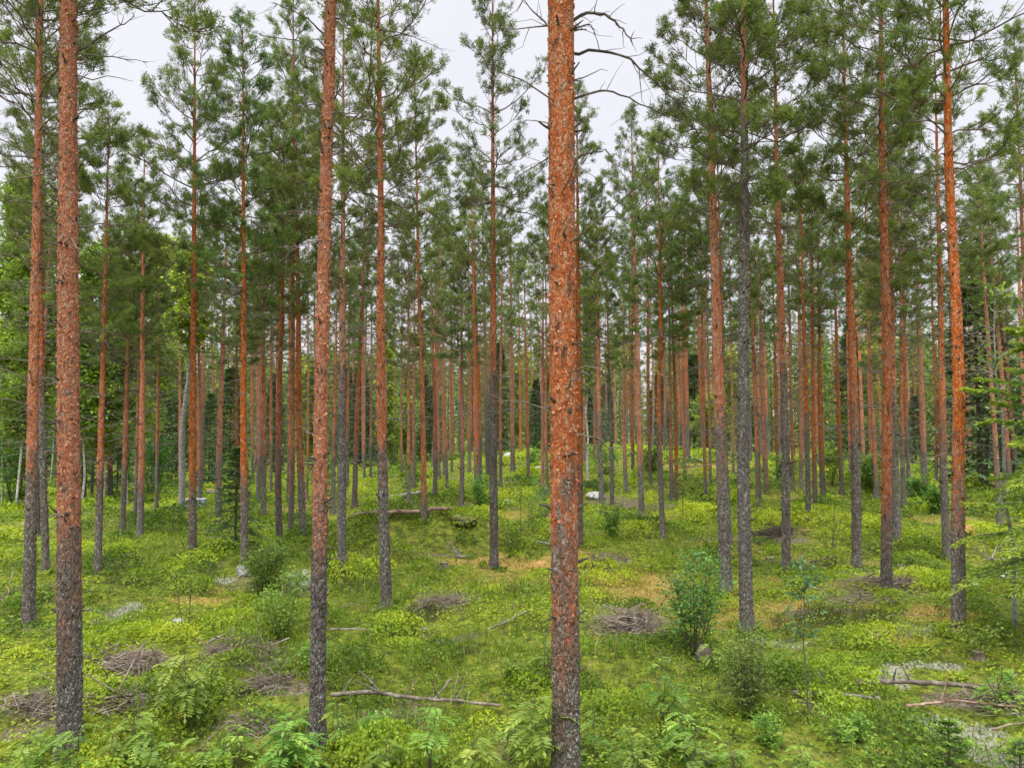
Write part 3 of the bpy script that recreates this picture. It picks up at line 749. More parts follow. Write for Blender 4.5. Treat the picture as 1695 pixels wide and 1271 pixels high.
def pine_crown(name, seed, length=5.6, R=1.55, whorls=15, nbl=30, bl=.085, bw=.014, shoots=15, low=0.55, dens=1.0):
    r = np.random.default_rng(seed)
    mb = MB()
    base, az, el, L, dr = [], [], [], [], []
    for w in range(whorls):
        t = (w + r.uniform(-.25, .25)) / (whorls - 1); t = min(max(t, 0), 1)
        nb = r.integers(3, 6) if t < .85 else 4
        if r.random() < .12: nb = 2
        a0 = r.uniform(0, 2 * np.pi)
        for b in range(nb):
            prof = min(1, low + t * 1.5) * (1 - t) ** .72 + .10
            base.append((0, 0, t * length * .975 + r.uniform(-.08, .08)))
            az.append(a0 + b * 2 * np.pi / nb + r.normal(0, .3))
            el.append(math.radians(8 + 45 * t + r.normal(0, 9)))
            L.append(max(.16, R * prof * r.uniform(.6, 1.15)))
            dr.append(r.uniform(-.12, .22) if t < .4 else r.uniform(.0, .3))
    base, az, el, L, dr = map(np.array, (base, az, el, L, dr))
    B = len(base); n = 7
    P = branch_curves(base, az, el, L, dr, n, r)
    R0 = (.005 + .008 * L)[:, None] * np.linspace(1, .25, n)[None]
    mb.add(*tubes(P, R0, 4), 1, .5)
    # secondary twigs
    S0, SD, SL = [], [], []
    for b in range(B):
        k = max(4, int(shoots * dens * (L[b] / R) ** .8))
        s = np.clip(1 - r.random(k) ** 1.5 * .85, .12, 1)
        i = np.minimum((s * (n - 1)).astype(int), n - 2); f = s * (n - 1) - i
        p = P[b, i] * (1 - f)[:, None] + P[b, i + 1] * f[:, None]
        tan = unit(P[b, i + 1] - P[b, i])
        side = unit(np.cross(tan, np.array([0, 0, 1.0])))
        sg = r.choice([-1, 1], k)
        ang = r.uniform(.35, 1.05, k)
        d = tan * np.cos(ang)[:, None] + side * (sg * np.sin(ang))[:, None] + np.array([0, 0, 1.0]) * r.normal(.22, .22, k)[:, None]
        d[-1] = tan[-1]
        S0.append(p); SD.append(unit(d)); SL.append((.10 + .42 * (1 - s) * L[b]) * r.uniform(.6, 1.2, k) + .07)
    S0, SD, SL = np.concatenate(S0), np.concatenate(SD), np.concatenate(SL)
    T = len(S0)
    s3 = np.linspace(0, 1, 3)
    P2 = S0[:, None] + SD[:, None] * (SL[:, None] * s3)[..., None]
    P2[..., 2] += (s3 ** 2)[None] * SL[:, None] * .25
    mb.add(*tubes(P2, np.tile(np.array([.0065, .005, .003]), (T, 1)), 3), 1, .5)
    # needle tufts: a few short brushes clustered at the end of each twig
    K0, KD, KL, KV = [], [], [], []
    tone = r.normal(.45, .16, T)
    for rep in range(3):
        f = r.uniform(.55, .95, T) if rep else np.ones(T) * .8
        st = S0 + SD * (SL * f)[:, None] + r.normal(0, .025, (T, 3)); st[:, 2] += f ** 2 * SL * .25
        d = unit(SD * .6 + r.normal(0, .55, (T, 3)) + np.array([0, 0, .55]))
        K0.append(st); KD.append(d); KL.append(r.uniform(.06, .14, T)); KV.append(tone + r.normal(0, .08, T))
    K0, KD, KL, KV = np.concatenate(K0), np.concatenate(KD), np.concatenate(KL), np.concatenate(KV)
    m = max(4, nbl // 3)
    NB = len(K0) * m
    ki = np.repeat(np.arange(len(K0)), m)
    al = r.random(NB)
    st = K0[ki] + KD[ki] * (KL[ki] * al)[:, None]
    perp = unit(np.cross(KD[ki], rand_dirs(NB, r)))
    D = unit(KD[ki] * r.uniform(.15, .9, NB)[:, None] + perp * .8)
    ln = bl * r.uniform(.7, 1.2, NB)
    V, Q = leaves(st, D, rand_dirs(NB, r), ln, bw * r.uniform(.8, 1.2, NB), .55)
    v = np.clip(KV[ki] + r.normal(0, .12, NB), 0, 1)
    mb.add(V, Q, 0, np.repeat(v, 4), False)
    return mb.mesh(name, [M['needle'], M['limb']])

CROWN_MID = [pine_crown('pine_crown', 100 + i, R=rr, whorls=wh, nbl=87, bl=.074, bw=.0085, shoots=19, low=lo) for i, (rr, wh, lo) in enumerate(
    [(1.42, 15, .5), (1.65, 14, .55), (1.25, 15, .45), (1.55, 14, .6), (1.4, 15, .45), (1.7, 13, .5), (1.3, 15, .6)])]
CROWN_FAR = [pine_crown('far_pine_crown', 200 + i, R=rr, whorls=wh, nbl=24, bl=.10, bw=.022, shoots=12, low=lo) for i, (rr, wh, lo) in enumerate(
    [(1.15, 12, .5), (1.35, 11, .5), (1.05, 12, .45), (1.3, 11, .6), (1.4, 11, .45)])]

# ------------------------------------------------------------------ pine trunks
def plates(u, z, su, sz, seed):
    """jittered-cell pattern on the unrolled trunk: (edge 0..1, cell value)"""
    x = u / su; y = z / sz
    ix, iy = np.floor(x), np.floor(y)
    f1 = np.full(x.shape, 9.); f2 = np.full(x.shape, 9.); cv = np.zeros(x.shape)
    for dx in (-1, 0, 1):
        for dy in (-1, 0, 1):
            jx, jy = ix + dx, iy + dy
            d = np.hypot(jx + _hash(jx, jy, seed) - x, jy + _hash(jx, jy, seed + 1) - y)
            v = _hash(jx, jy, seed + 2)
            c = d < f1
            f2 = np.where(c, f1, np.minimum(f2, d)); cv = np.where(c, v, cv); f1 = np.where(c, d, f1)
    return np.clip((f2 - f1) * 2.2, 0, 1), cv

def trunk_path(z, lean, bend, zc, ph):
    z = np.asarray(z, float)
    s = np.clip(z / zc, 0, 1.0)
    b = np.sin(np.pi * s) * bend
    b2 = np.sin(2.3 * np.pi * s + ph) * np.sin(np.pi * s) * bend * .5
    return np.stack([lean[0] * z + b, lean[1] * z + b2, z], -1)

TAPER = [.26]
def trunk_radius(z, D, Ht, zc):
    t = np.clip(z / Ht, 0, 1)
    r = D / 2 * (1 - TAPER[0] * np.clip(z / zc, 0, 1) ** 1.4)
    r = np.where(z > zc, D / 2 * (1 - TAPER[0]) * (1 - (z - zc) / (Ht - zc) * .88), r)
    return r * (1 + .42 * np.exp(-z / .11))

def make_trunk(name, D, Ht, zc, lean, bend, ztr, sides, ring, seed, disp, flakes=0, stubs=40, twigs=30, zlow=1.0):
    r = np.random.default_rng(seed)
    mb = MB()
    z = np.concatenate([np.arange(-.25, zc + .5, ring), np.arange(zc + .5, Ht, max(ring, .25))[1:], [Ht]])
    ph = r.uniform(0, 6)
    c = trunk_path(np.maximum(z, 0), lean, bend, zc, ph); c[:, 2] = z
    a = np.arange(sides) / sides * 2 * np.pi
    rad = trunk_radius(np.maximum(z, 0), D, Ht, zc)
    A, Z = np.meshgrid(a, z)
    RR = np.repeat(rad[:, None], sides, 1)
    RR = RR * (1 + .22 * np.exp(-np.maximum(Z, 0) / .13) * np.cos(A * (3 + seed % 3) + seed))
    if disp > 0:
        n = round(np.pi * D / .024)
        cyc = 2 * np.pi / n
        lo = np.floor(Z / .11)
        e1, v1 = plates(A / cyc, Z, 1.0, .03, seed % 97)
        # wrap-around: the pattern repeats after n cells
        Aw = np.mod(A / cyc, n)
        e2, v2 = plates(Aw * .6, Z, 1.0, .085, seed % 89 + 5)
        w = np.clip((ztr - Z) / .8 + .5, 0, 1)
        lump = (fbm(A * D * 2 + 3, Z, .09, seed % 71, 2) - .5) * .010
        dd = (e1 - .6) * .002 + (v1 - .5) * .005 + lump
        dg = (e2 - .55) * .010 + (v2 - .5) * .006 + lump
        RR = RR + disp * (dd * (1 - w) + dg * w)
    else:
        RR = RR * (1 + r.normal(0, .02, RR.shape))
    V = np.stack([c[:, None, 0] + np.cos(A) * RR, c[:, None, 1] + np.sin(A) * RR, Z], -1)
    V = V.reshape(-1, 3)
    up = (Z - ztr).ravel()
    mb.add(V, grid_quads(len(z), sides), 0, up)
    # dead branch stubs and snags
    if stubs:
        zz = r.uniform(zlow, zc + .3, stubs)
        # snags sit in whorls
        wh = np.round(zz / .42) * .42 + r.normal(0, .04, stubs); zz = np.clip(wh, zlow * .8, zc + .3)
        az = r.uniform(0, 2 * np.pi, stubs)
        b = trunk_path(zz, lean, bend, zc, ph)
        L = r.uniform(.03, .11, stubs)
        el = r.uniform(-.2, .7, stubs)
        q = trunk_radius(zz, D, Ht, zc) * .85
        b[:, 0] += np.cos(az) * q; b[:, 1] += np.sin(az) * q
        P = branch_curves(b, az, el, L + q * .2, r.uniform(-.2, .3, stubs), 3, r)
        mb.add(*tubes(P, np.stack([np.full(stubs, .012), r.uniform(.006, .010, stubs), r.uniform(.002, .006, stubs)], -1) * r.uniform(.7, 1.4, stubs)[:, None] * min(1, D / .17), 5), 1)
        # dark knots
        kn = max(6, stubs // 4)
        zz = r.uniform(zlow, zc, kn); az = r.uniform(0, 2 * np.pi, kn)
        b = trunk_path(zz, lean, bend, zc, ph); q = trunk_radius(zz, D, Ht, zc)
        b[:, 0] += np.cos(az) * (q - .012); b[:, 1] += np.sin(az) * (q - .012)
        P = branch_curves(b, az, r.uniform(-.3, .9, kn), r.uniform(.018, .034, kn), r.uniform(0, .5, kn), 3, r)
        mb.add(*tubes(P, np.stack([r.uniform(.014, .036, kn), r.uniform(.012, .026, kn), np.full(kn, .002)], -1) * min(1, D / .18), 6), 1)
    # long thin dead branches under the crown
    if twigs:
        zz = zc - (zc - zlow * 1.6) * r.random(twigs) ** 1.5 * .85
        az = r.uniform(0, 2 * np.pi, twigs)
        b = trunk_path(zz, lean, bend, zc, ph)
        L = r.uniform(.2, .95, twigs)
        P = branch_curves(b, az, r.uniform(-.15, .55, twigs), L, r.uniform(-.35, .15, twigs), 6, r)
        mb.add(*tubes(P, (.0045 + .004 * L)[:, None] * np.linspace(1.2, .3, 6)[None], 4), 2)
        k = twigs * 3
        bi = r.integers(0, twigs, k); si = r.integers(1, 5, k)
        st = P[bi, si]
        d = unit(P[bi, si + 1] - P[bi, si] + r.normal(0, .6, (k, 3)) * L[bi][:, None] * .25)
        l2 = r.uniform(.08, .4, k)
        s4 = np.linspace(0, 1, 4)
        P3 = st[:, None] + d[:, None] * (l2[:, None] * s4)[..., None] + np.cumsum(r.normal(0, .02, (k, 4, 3)), 1) * (s4 > 0)[None, :, None]
        mb.add(*tubes(P3, np.tile(np.linspace(.0035, .0015, 4), (k, 1)), 3), 2)
    if flakes and ztr < 6:
        zz = r.uniform(max(.5, ztr - 1.0), min(zc, 7.2), flakes); az = r.uniform(0, 2 * np.pi, flakes)
        keep = r.random(flakes) < np.clip((zz - ztr + .6) / 1.4, .02, 1)
        zz, az = zz[keep], az[keep]; k = len(zz)
        b = trunk_path(zz, lean, bend, zc, ph); q = trunk_radius(zz, D, Ht, zc) - .002
        rn = np.stack([np.cos(az), np.sin(az), np.zeros(k)], -1); tn = np.stack([-np.sin(az), np.cos(az), np.zeros(k)], -1)
        b = b + rn * q[:, None]
        th = r.uniform(0, 2 * np.pi, k)
        dirt = tn * np.cos(th)[:, None] + np.array([0, 0, 1.0]) * np.sin(th)[:, None]
        lift = r.uniform(.08, .6, k)
        Dv = unit(dirt + rn * lift[:, None]); Nv = unit(rn - dirt * lift[:, None])
        L = r.uniform(.008, .028, k)
        S = unit(np.cross(Dv, Nv)); W = (L * r.uniform(.6, 1.5, k))[:, None]
        e = b + Dv * L[:, None] + Nv * (L * r.uniform(-.1, .35, k))[:, None]
        V = np.stack([b - S * W * .5, b + S * W * .4, e + S * W * r.uniform(.1, .5, k)[:, None], e - S * W * r.uniform(.1, .5, k)[:, None]], 1)
        mb.add(V.reshape(-1, 3), np.arange(k * 4).reshape(-1, 4), 3, 0.5, False)
    return mb.mesh(name, [M['bark'], M['darktwig'], M['stemtwig'], M['flake']]), ph

pine_positions = []

def pine(base, D, Ht, zc, lean, bend, ztr, label, group, d, seed, crown=None, yaw=None, res=None, flakes=0, crown_r=1.0, twigs=None, mesh=None, stubs=None):
    r = random.Random(seed)
    t = thing('pine_tree', base, label, 'pine tree', group)
    if mesh is None:
        if d < 7.6: sides, ring, disp = 110, .009, 1.0
        elif d < 16: sides, ring, disp = 48, .02, 1.1
        elif d < 26: sides, ring, disp = 22, .05, 1.3
        else: sides, ring, disp = 10, .22, 0
        if stubs is None: stubs = 70 if d < 26 else 30
        if twigs is None: twigs = 26 if d < 9 else 48
        mesh, ph = make_trunk('trunk', D, Ht, zc, lean, bend, ztr, sides, ring, seed, disp, flakes, stubs, twigs)
    link('trunk', mesh, t)
    cm = crown if crown is not None else r.choice(CROWN_MID if d < 27 else CROWN_FAR)
    co = link('crown', cm, t)
    p = trunk_path(np.array([zc]), lean, bend, zc, 0)[0]
    co.location = p
    ax = Vector((lean[0], lean[1], 1)).normalized()
    rot = Vector((0, 0, 1)).rotation_difference(ax).to_matrix().to_4x4() @ Matrix.Rotation(yaw if yaw is not None else r.uniform(0, 6.28), 4, 'Z')
    co.rotation_mode = 'QUATERNION'; co.rotation_quaternion = rot.to_quaternion()
    sl = (Ht - zc) / 5.6 * 1.02
    sr = (sl ** .55) * r.uniform(.9, 1.12) * crown_r
    co.scale = (sr, sr, sl)
    pine_positions.append((base[0], base[1]))
    return t

EDGES = [(0, 'left of the flaking front pine'), (116, 'between the flaking front pine and the leaning front pine'),
         (525, 'between the leaning front pine and lichen-speckled pine'), (640, 'between the lichen-speckled pine and thickest middle pine'),
         (940, 'between the thickest middle pine and dark grey pine'), (1235, 'between the dark grey pine and bright orange pine'),
         (1467, 'between the bright orange pine and lichen-footed pine'), (1586, 'right of the lichen-footed pine')]
def zone(px):
    s = EDGES[0][1]
    for e, t in EDGES:
        if px >= e: s = t
    return s
def far_label(px): return 'thin far back-row pine ' + zone(px)
def far_group(px): return 'far pines ' + zone(px)

hero = {}
for i, (xb, yb, xr, yr, w, ytr, ytip, label) in enumerate(PINES):
    b = ground(xb, yb)
    if b is None:
        D0 = .17; d0 = D0 * FP / w; b = at_depth(xb, yb, d0); b[2] = hz(b[0], b[1])
    d = b[1]
    D = min(max(w * math.hypot(b[0] * 0, d) / FP, .10), .26)
    q = at_depth(xr, yr, d)
    lean = ((q[0] - b[0]) / (q[2] - b[2]), rng.normal(0, .006))
    ztr = at_depth(xb, ytr, d)[2] - b[2]
    if ytip is not None:
        Ht = at_depth(xr, ytip, d)[2] - b[2]
        Ht = min(max(Ht, 8.5), 16)
    else:
        Ht = rng.uniform(11.2, 13.6)
    zc = Ht * rng.uniform(.50, .58)
    TAPER[0] = .04 if (xb, yb) == (938, 1296) else .36; D *= 1.0 if d < 9 else .95
    if d < 9: Ht, zc = 13.2, 7.2
    elif ytip is None and d < 18: Ht = rng.uniform(11.8, 13.0); zc = rng.uniform(6.0, 6.8)
    if ytip is not None and d < 18: zc = Ht * .5
    fl = 0
    if d < 7.6: fl = 2400
    elif d < 13: fl = 1000
    t = pine(tuple(b), D, Ht, zc, lean, rng.normal(0, .03 if d > 9 else .02), max(ztr, .6), label or far_label(xb), None if label else far_group(xb), d, 1000 + i, flakes=fl)
    hero[(xb, yb)] = (t, b, lean, d)

def clear_of_pines(x, y, m):
    return all((x - a) ** 2 + (y - b) ** 2 > m * m for a, b in pine_positions)

# far pines in the back rows share a dozen trunk meshes
FAR_TRUNK = []
for k in range(12):
    Ht = rng.uniform(11.5, 14.8); zc = Ht * rng.uniform(.62, .73); D = rng.uniform(.15, .21)
    lean = (rng.normal(-.006, .018), rng.normal(0, .012)); bend = rng.normal(0, .09)
    me, ph = make_trunk('trunk', D, Ht, zc, lean, bend, rng.uniform(1.2, 5.2), 9, .3, 4000 + k, 0, 0, 20, 46)
    FAR_TRUNK.append((me, D, Ht, zc, lean, bend))
nfar = 0; tries = 0
while nfar < 150 and tries < 20000:
    tries += 1
    r_ = math.sqrt(rng.uniform(31 ** 2, 78 ** 2)); a_ = rng.uniform(-.66, .66)
    x, y = r_ * math.sin(a_), r_ * math.cos(a_)
    if not clear_of_pines(x, y, 1.7): continue
    if y < 36 and abs(x) < 4: continue
    if x / y < -.42 and rng.random() < .5: continue
    me, D, Ht, zc, lean, bend = FAR_TRUNK[rng.integers(0, 12)]
    b = (x, y, hz(x, y)); px, py = project(b)
    pine(b, D, Ht, zc, lean, bend, 2.5, far_label(px), far_group(px), y, 7000 + nfar, mesh=me)
    nfar += 1

# ------------------------------------------------------------------ hand-placed bare branches
def bare_branch(tree_key, pts, rad, dy=0.0, name='bare_branch', twig=10, seed=0, mat='darktwig'):
    t, b, lean, d = hero[tree_key]
    r = np.random.default_rng(seed + 5)
    P = np.array([at_depth(x, y, d + dy * k / max(1, len(pts) - 1)) for k, (x, y) in enumerate(pts)]) - b
    # resample with a smooth spline
    n = 14; s = np.linspace(0, len(P) - 1, n)
    i = np.minimum(s.astype(int), len(P) - 2); f = (s - i)[:, None]
    p0 = P[np.maximum(i - 1, 0)]; p1 = P[i]; p2 = P[i + 1]; p3 = P[np.minimum(i + 2, len(P) - 1)]
    Q = .5 * (2 * p1 + (p2 - p0) * f + (2 * p0 - 5 * p1 + 4 * p2 - p3) * f ** 2 + (3 * p1 - p0 - 3 * p2 + p3) * f ** 3)
    Q[1:] += r.normal(0, rad * .5, (n - 1, 3))
    mb = MB()
    mb.add(*tubes(Q[None], (rad * np.linspace(1.15, .3, n))[None], 7))
    if twig:
        k = twig; si = r.integers(3, n - 1, k)
        Lb = np.linalg.norm(Q[-1] - Q[0])
        dd = unit(unit(Q[si] - Q[si - 1]) + r.normal(0, .7, (k, 3)))
        l2 = r.uniform(.1, .3, k) * Lb
        s4 = np.linspace(0, 1, 5)
        P3 = Q[si][:, None] + dd[:, None] * (l2[:, None] * s4)[..., None] + np.cumsum(r.normal(0, .03, (k, 5, 3)), 1) * (l2[:, None] * 1.2 * (s4 > 0))[..., None]
        mb.add(*tubes(P3, rad * .33 * np.tile(np.linspace(1, .3, 5), (k, 1)), 4))
    return link(name, mb.mesh(name, [M['stemtwig' if mat == 'twig' else mat]]), t)

K3 = (938, 1296); K1 = (116, 1240); K2 = (525, 1228); KD = (1236, 1045); KR = (1586, 1055)
bare_branch(K3, [(944, 88), (985, 84), (1030, 92), (1070, 122), (1110, 160), (1165, 210)], .012, .3, seed=1, twig=14)
bare_branch(K3, [(944, 166), (985, 152), (1020, 154), (1070, 176), (1135, 205)], .010, .25, seed=2, twig=10)
bare_branch(K3, [(944, 38), (975, 22), (1005, 28), (1030, 50), (1045, 72)], .013, -.2, seed=3, twig=14)
bare_branch(K3, [(940, 270), (965, 258), (985, 252), (1003, 248)], .011, -.1, seed=4, twig=0)
bare_branch(K3, [(1003, 248), (1012, 262), (1022, 285), (1026, 325)], .006, -.05, seed=5, twig=3, mat='twig')
bare_branch(K3, [(925, 60), (905, 40), (880, 15), (860, -8)], .009, .4, seed=6, twig=8)
bare_branch(K3, [(940, 55), (960, 45), (978, 42), (985, 60)], .008, -.3, seed=7, twig=5)
bare_branch(K3, [(945, 405), (953, 398), (958, 396)], .010, -.05, seed=8, twig=0)
bare_branch(K3, [(935, 560), (942, 552), (949, 543)], .010, -.12, seed=9, twig=0)
bare_branch(K1, [(125, 88), (150, 72), (180, 52), (205, 40), (222, 28)], .010, .2, seed=11, twig=8)
bare_branch(K1, [(125, 88), (160, 93), (200, 96), (245, 104)], .008, .3, seed=12, twig=12, mat='twig')
bare_branch(K1, [(128, 22), (150, 18), (170, 12)], .009, -.1, seed=13, twig=5)
bare_branch(K1, [(104, 298), (80, 265), (50, 245), (15, 222)], .010, .4, seed=14, twig=6)
bare_branch(K1, [(125, 292), (133, 275), (140, 262)], .010, -.1, seed=15, twig=0)
bare_branch(K1, [(122, 370), (130, 360), (136, 355)], .009, -.1, seed=16, twig=0)
bare_branch(K1, [(116, 610), (122, 590), (112, 605)], .012, -.12, seed=17, twig=0)
bare_branch(K1, [(104, 90), (85, 62), (65, 45), (40, 30)], .009, .3, seed=18, twig=6, mat='twig')
bare_branch(K2, [(545, 100), (520, 82), (485, 66), (430, 60)], .009, .2, seed=21, twig=8)
bare_branch(K2, [(546, 70), (525, 45), (500, 25), (450, 5)], .010, .3, seed=22, twig=10)
bare_branch(K2, [(544, 180), (520, 174), (490, 176)], .007, .1, seed=23, twig=4)
bare_branch(K2, [(552, 165), (562, 150), (570, 135)], .008, -.1, seed=24, twig=0)
bare_branch(KD, [(1232, 145), (1260, 128), (1300, 100), (1345, 80), (1390, 62)], .016, .4, seed=31, twig=10)
bare_branch(KD, [(1231, 40), (1250, 20), (1275, -8)], .015, .2, seed=32, twig=4)
bare_branch(KD, [(1231, 245), (1260, 235), (1300, 236), (1340, 244)], .010, .3, seed=33, twig=9, mat='twig')
bare_branch(KD, [(1231, 300), (1260, 285), (1290, 270), (1330, 255)], .011, .3, seed=34, twig=8)
bare_branch(KD, [(1228, 148), (1210, 125), (1190, 105), (1178, 92)], .011, .2, seed=35, twig=5)
bare_branch(KD, [(1229, 470), (1250, 445), (1280, 436), (1320, 432)], .008, .2, seed=36, twig=6)
bare_branch(KR, [(1572, 65), (1600, 68), (1640, 66), (1695, 50)], .010, .2, seed=41, twig=12)
bare_branch(KR, [(1573, 145), (1600, 140), (1640, 142), (1680, 150)], .009, .2, seed=42, twig=8, mat='twig')
bare_branch(KR, [(1574, 185), (1585, 165), (1602, 150)], .009, -.1, seed=43, twig=3)
bare_branch((1467, 983), [(1455, 210), (1490, 205), (1530, 213), (1560, 222)], .008, .2, seed=44, twig=8, mat='twig')
bare_branch((640, 1005), [(626, 45), (600, 38), (570, 32)], .010, .2, seed=45, twig=5)
bare_branch((640, 1005), [(628, 182), (600, 180), (565, 184)], .008, .2, seed=46, twig=6, mat='twig')
bare_branch((640, 1005), [(627, 50), (660, 55), (700, 68), (735, 85)], .009, .2, seed=47, twig=10)

# ------------------------------------------------------------------ spruces
def spruce_mesh(name_seed, Ht, R, z0, step, nbr, blades, bl, bw, droop, r=None, tipmix=0.0):
    """returns (trunk MB, crown MB)"""
    r = np.random.default_rng(name_seed)
    tr = MB(); cr = MB()
    zz = np.linspace(-.1, Ht, 14)
    P = np.stack([r.normal(0, .006 * Ht, 14) * (zz > .3), r.normal(0, .006 * Ht, 14) * (zz > .3), zz], -1)
    P[:, :2] = np.cumsum(P[:, :2], 0) * .3
    rad = (.009 * Ht + .008) * (1 - np.clip(zz / Ht, 0, 1)) + .004
    tr.add(*tubes(P[None], rad[None], 8))
    base, az, el, L, dr = [], [], [], [], []
    z = z0
    while z < Ht * .985:
        t = (z - z0) / (Ht - z0)
        nb = r.integers(max(3, nbr - 1), nbr + 2)
        a0 = r.uniform(0, 6.28)
        for b in range(nb):
            base.append((0, 0, z + r.uniform(-.3, .3) * step)); az.append(a0 + b * 6.283 / nb + r.normal(0, .25))
            el.append(math.radians(-8 + 45 * t ** 1.5 + r.normal(0, 6)))
            L.append(R * (1 - t) ** .85 * r.uniform(.65, 1.12) + .05 * R); dr.append(r.uniform(.6, 1.2) * droop * (1 - t))
        z += step * (1 - .45 * t) * r.uniform(.8, 1.2)
    base, az, el, L, dr = map(np.array, (base, az, el, L, dr))
    n = 6; B = len(base)
    Pb = branch_curves(base, az, el, L, dr, n, r)
    tr.add(*tubes(Pb, (.003 + .008 * L)[:, None] * np.linspace(1, .3, n)[None], 4))
    # side twigs then blades
    k = max(2, int(blades))
    NB = B * k
    bi = np.repeat(np.arange(B), k)
    nt_ = 9 if k < 100 else 12
    j = r.integers(0, nt_, NB)
    s = np.clip(.10 + .9 * (j + .5) / nt_ + r.normal(0, .008, NB), .05, 1)
    i = np.minimum((s * (n - 1)).astype(int), n - 2); f = (s * (n - 1) - i)[:, None]
    p = Pb[bi, i] * (1 - f) + Pb[bi, i + 1] * f
    tan = unit(Pb[bi, i + 1] - Pb[bi, i]); side = unit(np.cross(tan, np.array([0, 0, 1.0])))
    sg = r.choice([-1., 0., 1.], NB, p=[.4, .2, .4])
    u_ = r.random(NB)
    reach = (L[bi] * .40 * (1.05 - s) + .5 * bl) * u_
    dirx = unit(tan * .75 + side * sg[:, None] * .8)
    p = p + dirx * reach[:, None]
    p[:, 2] -= reach * reach * .35 / (R + .01) + r.uniform(0, .12, NB) * bl
    s = np.maximum(s, .5 * s + .5 * u_)
    D = unit(dirx + r.normal(0, .28, (NB, 3)) + np.array([0, 0, -.1]))
    Nn = unit(np.array([0, 0, 1.0]) + r.normal(0, .5, (NB, 3)))
    V, Q = leaves(p, D, Nn, bl * r.uniform(.7, 1.3, NB), bw * r.uniform(.7, 1.3, NB), .45)
    v = np.clip(.25 + .45 * s ** 3 + tipmix * s ** 4 + r.normal(0, .15, NB), 0, 1)
    cr.add(V, Q, 0, np.repeat(v, 4), False)
    return tr, cr

SPR_FAR = []
for k in range(5):
    a, b = spruce_mesh(300 + k, 8.5, 1.75, .25, .30, 6, 42, .24, .075, -.14)
    SPR_FAR.append((a.mesh('trunk', [M['stem']]), b.mesh('crown', [M['spruce']])))

def spruce(b, sc, rz, label, group, pair, rs=1.0):
    t = thing('spruce_tree', tuple(b), label, 'spruce tree', group, rz)
    for nm, me in (('trunk', pair[0]), ('crown', pair[1])):
        o = link(nm, me, t); o.scale = (sc * rs, sc * rs, sc)
    return t

# hand placed dark spruces: px x, depth, height m, spread, label
for (px, dep, hh, rs, lab) in [
    (1622, 30, 9.8, 1.15, 'big dark green spruce standing behind the left-leaning pines at right'),
    (197, 40, 6.0, .8, 'narrow dark spruce in the shade behind the leaning brown pine'),
    (382, 44, 6.8, 1.1, 'bushy dark spruce behind the small young spruce'),
    (348, 47, 5.6, 1.0, 'lower dark spruce left of the bushy dark one'),
    (268, 44, 7.4, 1.0, 'dark spruce behind the very thin straight pine'),
    (528, 52, 7.0, 1.0, 'dark spruce in the gap left of the rough-stubbed pine'),
    (598, 50, 6.6, 1.25, 'wide dark spruce filling the gap left of the lichen-speckled pine'),
    (640, 56, 6.0, 1.1, 'dark spruce hidden low behind the lichen-speckled pine'),
    (455, 55, 7.2, 1.1, 'dark spruce behind the close row of three pines'),
    (1148, 62, 8.2, 1.3, 'broad dark spruce on the ridge right of the lone slope pine'),
    (1090, 66, 7.0, 1.2, 'dark spruce on the ridge behind the lone slope pine'),
    (925, 66, 7.5, 1.2, 'dark spruce on the ridge behind the thickest middle pine'),
    (1655, 40, 8.0, 1.1, 'second dark spruce farther right behind the left-leaning pines'),
    (60, 50, 8.0, 1.0, 'dark spruce behind the birches at the far left')]:
    x = (px - CX) / FP * dep
    i = int(rng.integers(0, 5))
    spruce((x, dep, hz(x, dep)), hh / 8.5, rng.uniform(0, 6), lab, None, SPR_FAR[i], rs)
    pine_positions.append((x, dep))
ns = 0; tries = 0
while ns < 60 and tries < 9000:
    tries += 1
    r_ = math.sqrt(rng.uniform(50 ** 2, 92 ** 2)); a_ = rng.uniform(-.68, .68)
    x, y = r_ * math.sin(a_), r_ * math.cos(a_)
    if not clear_of_pines(x, y, 1.4): continue
    b = (x, y, hz(x, y)); px, py = project(b)
    spruce(b, rng.uniform(.5, 1.05), rng.uniform(0, 6), 'far dark background spruce ' + zone(px), 'far spruces ' + zone(px), SPR_FAR[int(rng.integers(0, 5))], rng.uniform(.9, 1.35))
    pine_positions.append((x, y)); ns += 1

def young_spruce(px, py, hpx, wpx, label, seed, blades=70, mat='sprucetip', z0=.08, droop=-.05, tipmix=.35, step=None, bl=None, name='young_spruce'):
    b = ground(px, py); d = b[1]
    Ht = hpx * d / FP; R = wpx * d / FP / 2
    bl = bl or max(.03, .0042 * d)
    a, c = spruce_mesh(seed, Ht, R, z0 * Ht, step or max(.09, Ht / 13), 6, blades, bl, bl * .34, droop, tipmix=tipmix)
    t = thing(name, tuple(b), label, name.replace('_', ' '))
    link('trunk', a.mesh('trunk', [M['stem']]), t); link('crown', c.mesh('crown', [M[mat]]), t)
    return t
young_spruce(389, 908, 165, 105, 'small dark young spruce with drooping sparse branches beside the slender-crowned pine', 501, 95, 'spruce', .12, -.22, .3)
young_spruce(1572, 1285, 90, 130, 'bright little spruce seedling at the bottom right', 503, 110, 'sprucetip', .05, .0, .4)
young_spruce(1690, 1290, 60, 90, 'tiny spruce seedling in the bottom right corner', 504, 80, 'sprucetip', .05, .0, .4)
# young spruce just outside the right edge whose bright branch tips reach into the picture
def edge_spruce():
    d = 9.2; x = (1772 - CX) / FP * d
    a, c = spruce_mesh(511, 4.9, 1.5, 1.35, .34, 6, 600, .07, .02, -.14, tipmix=.9)
    t = thing('young_spruce', (x, d, hz(x, d)), 'young spruce at the right edge, bright green branch tips reaching in front of the pines', 'young spruce')
    link('trunk', a.mesh('trunk', [M['stem']]), t); link('crown', c.mesh('crown', [M['edgetip']]), t)
edge_spruce()

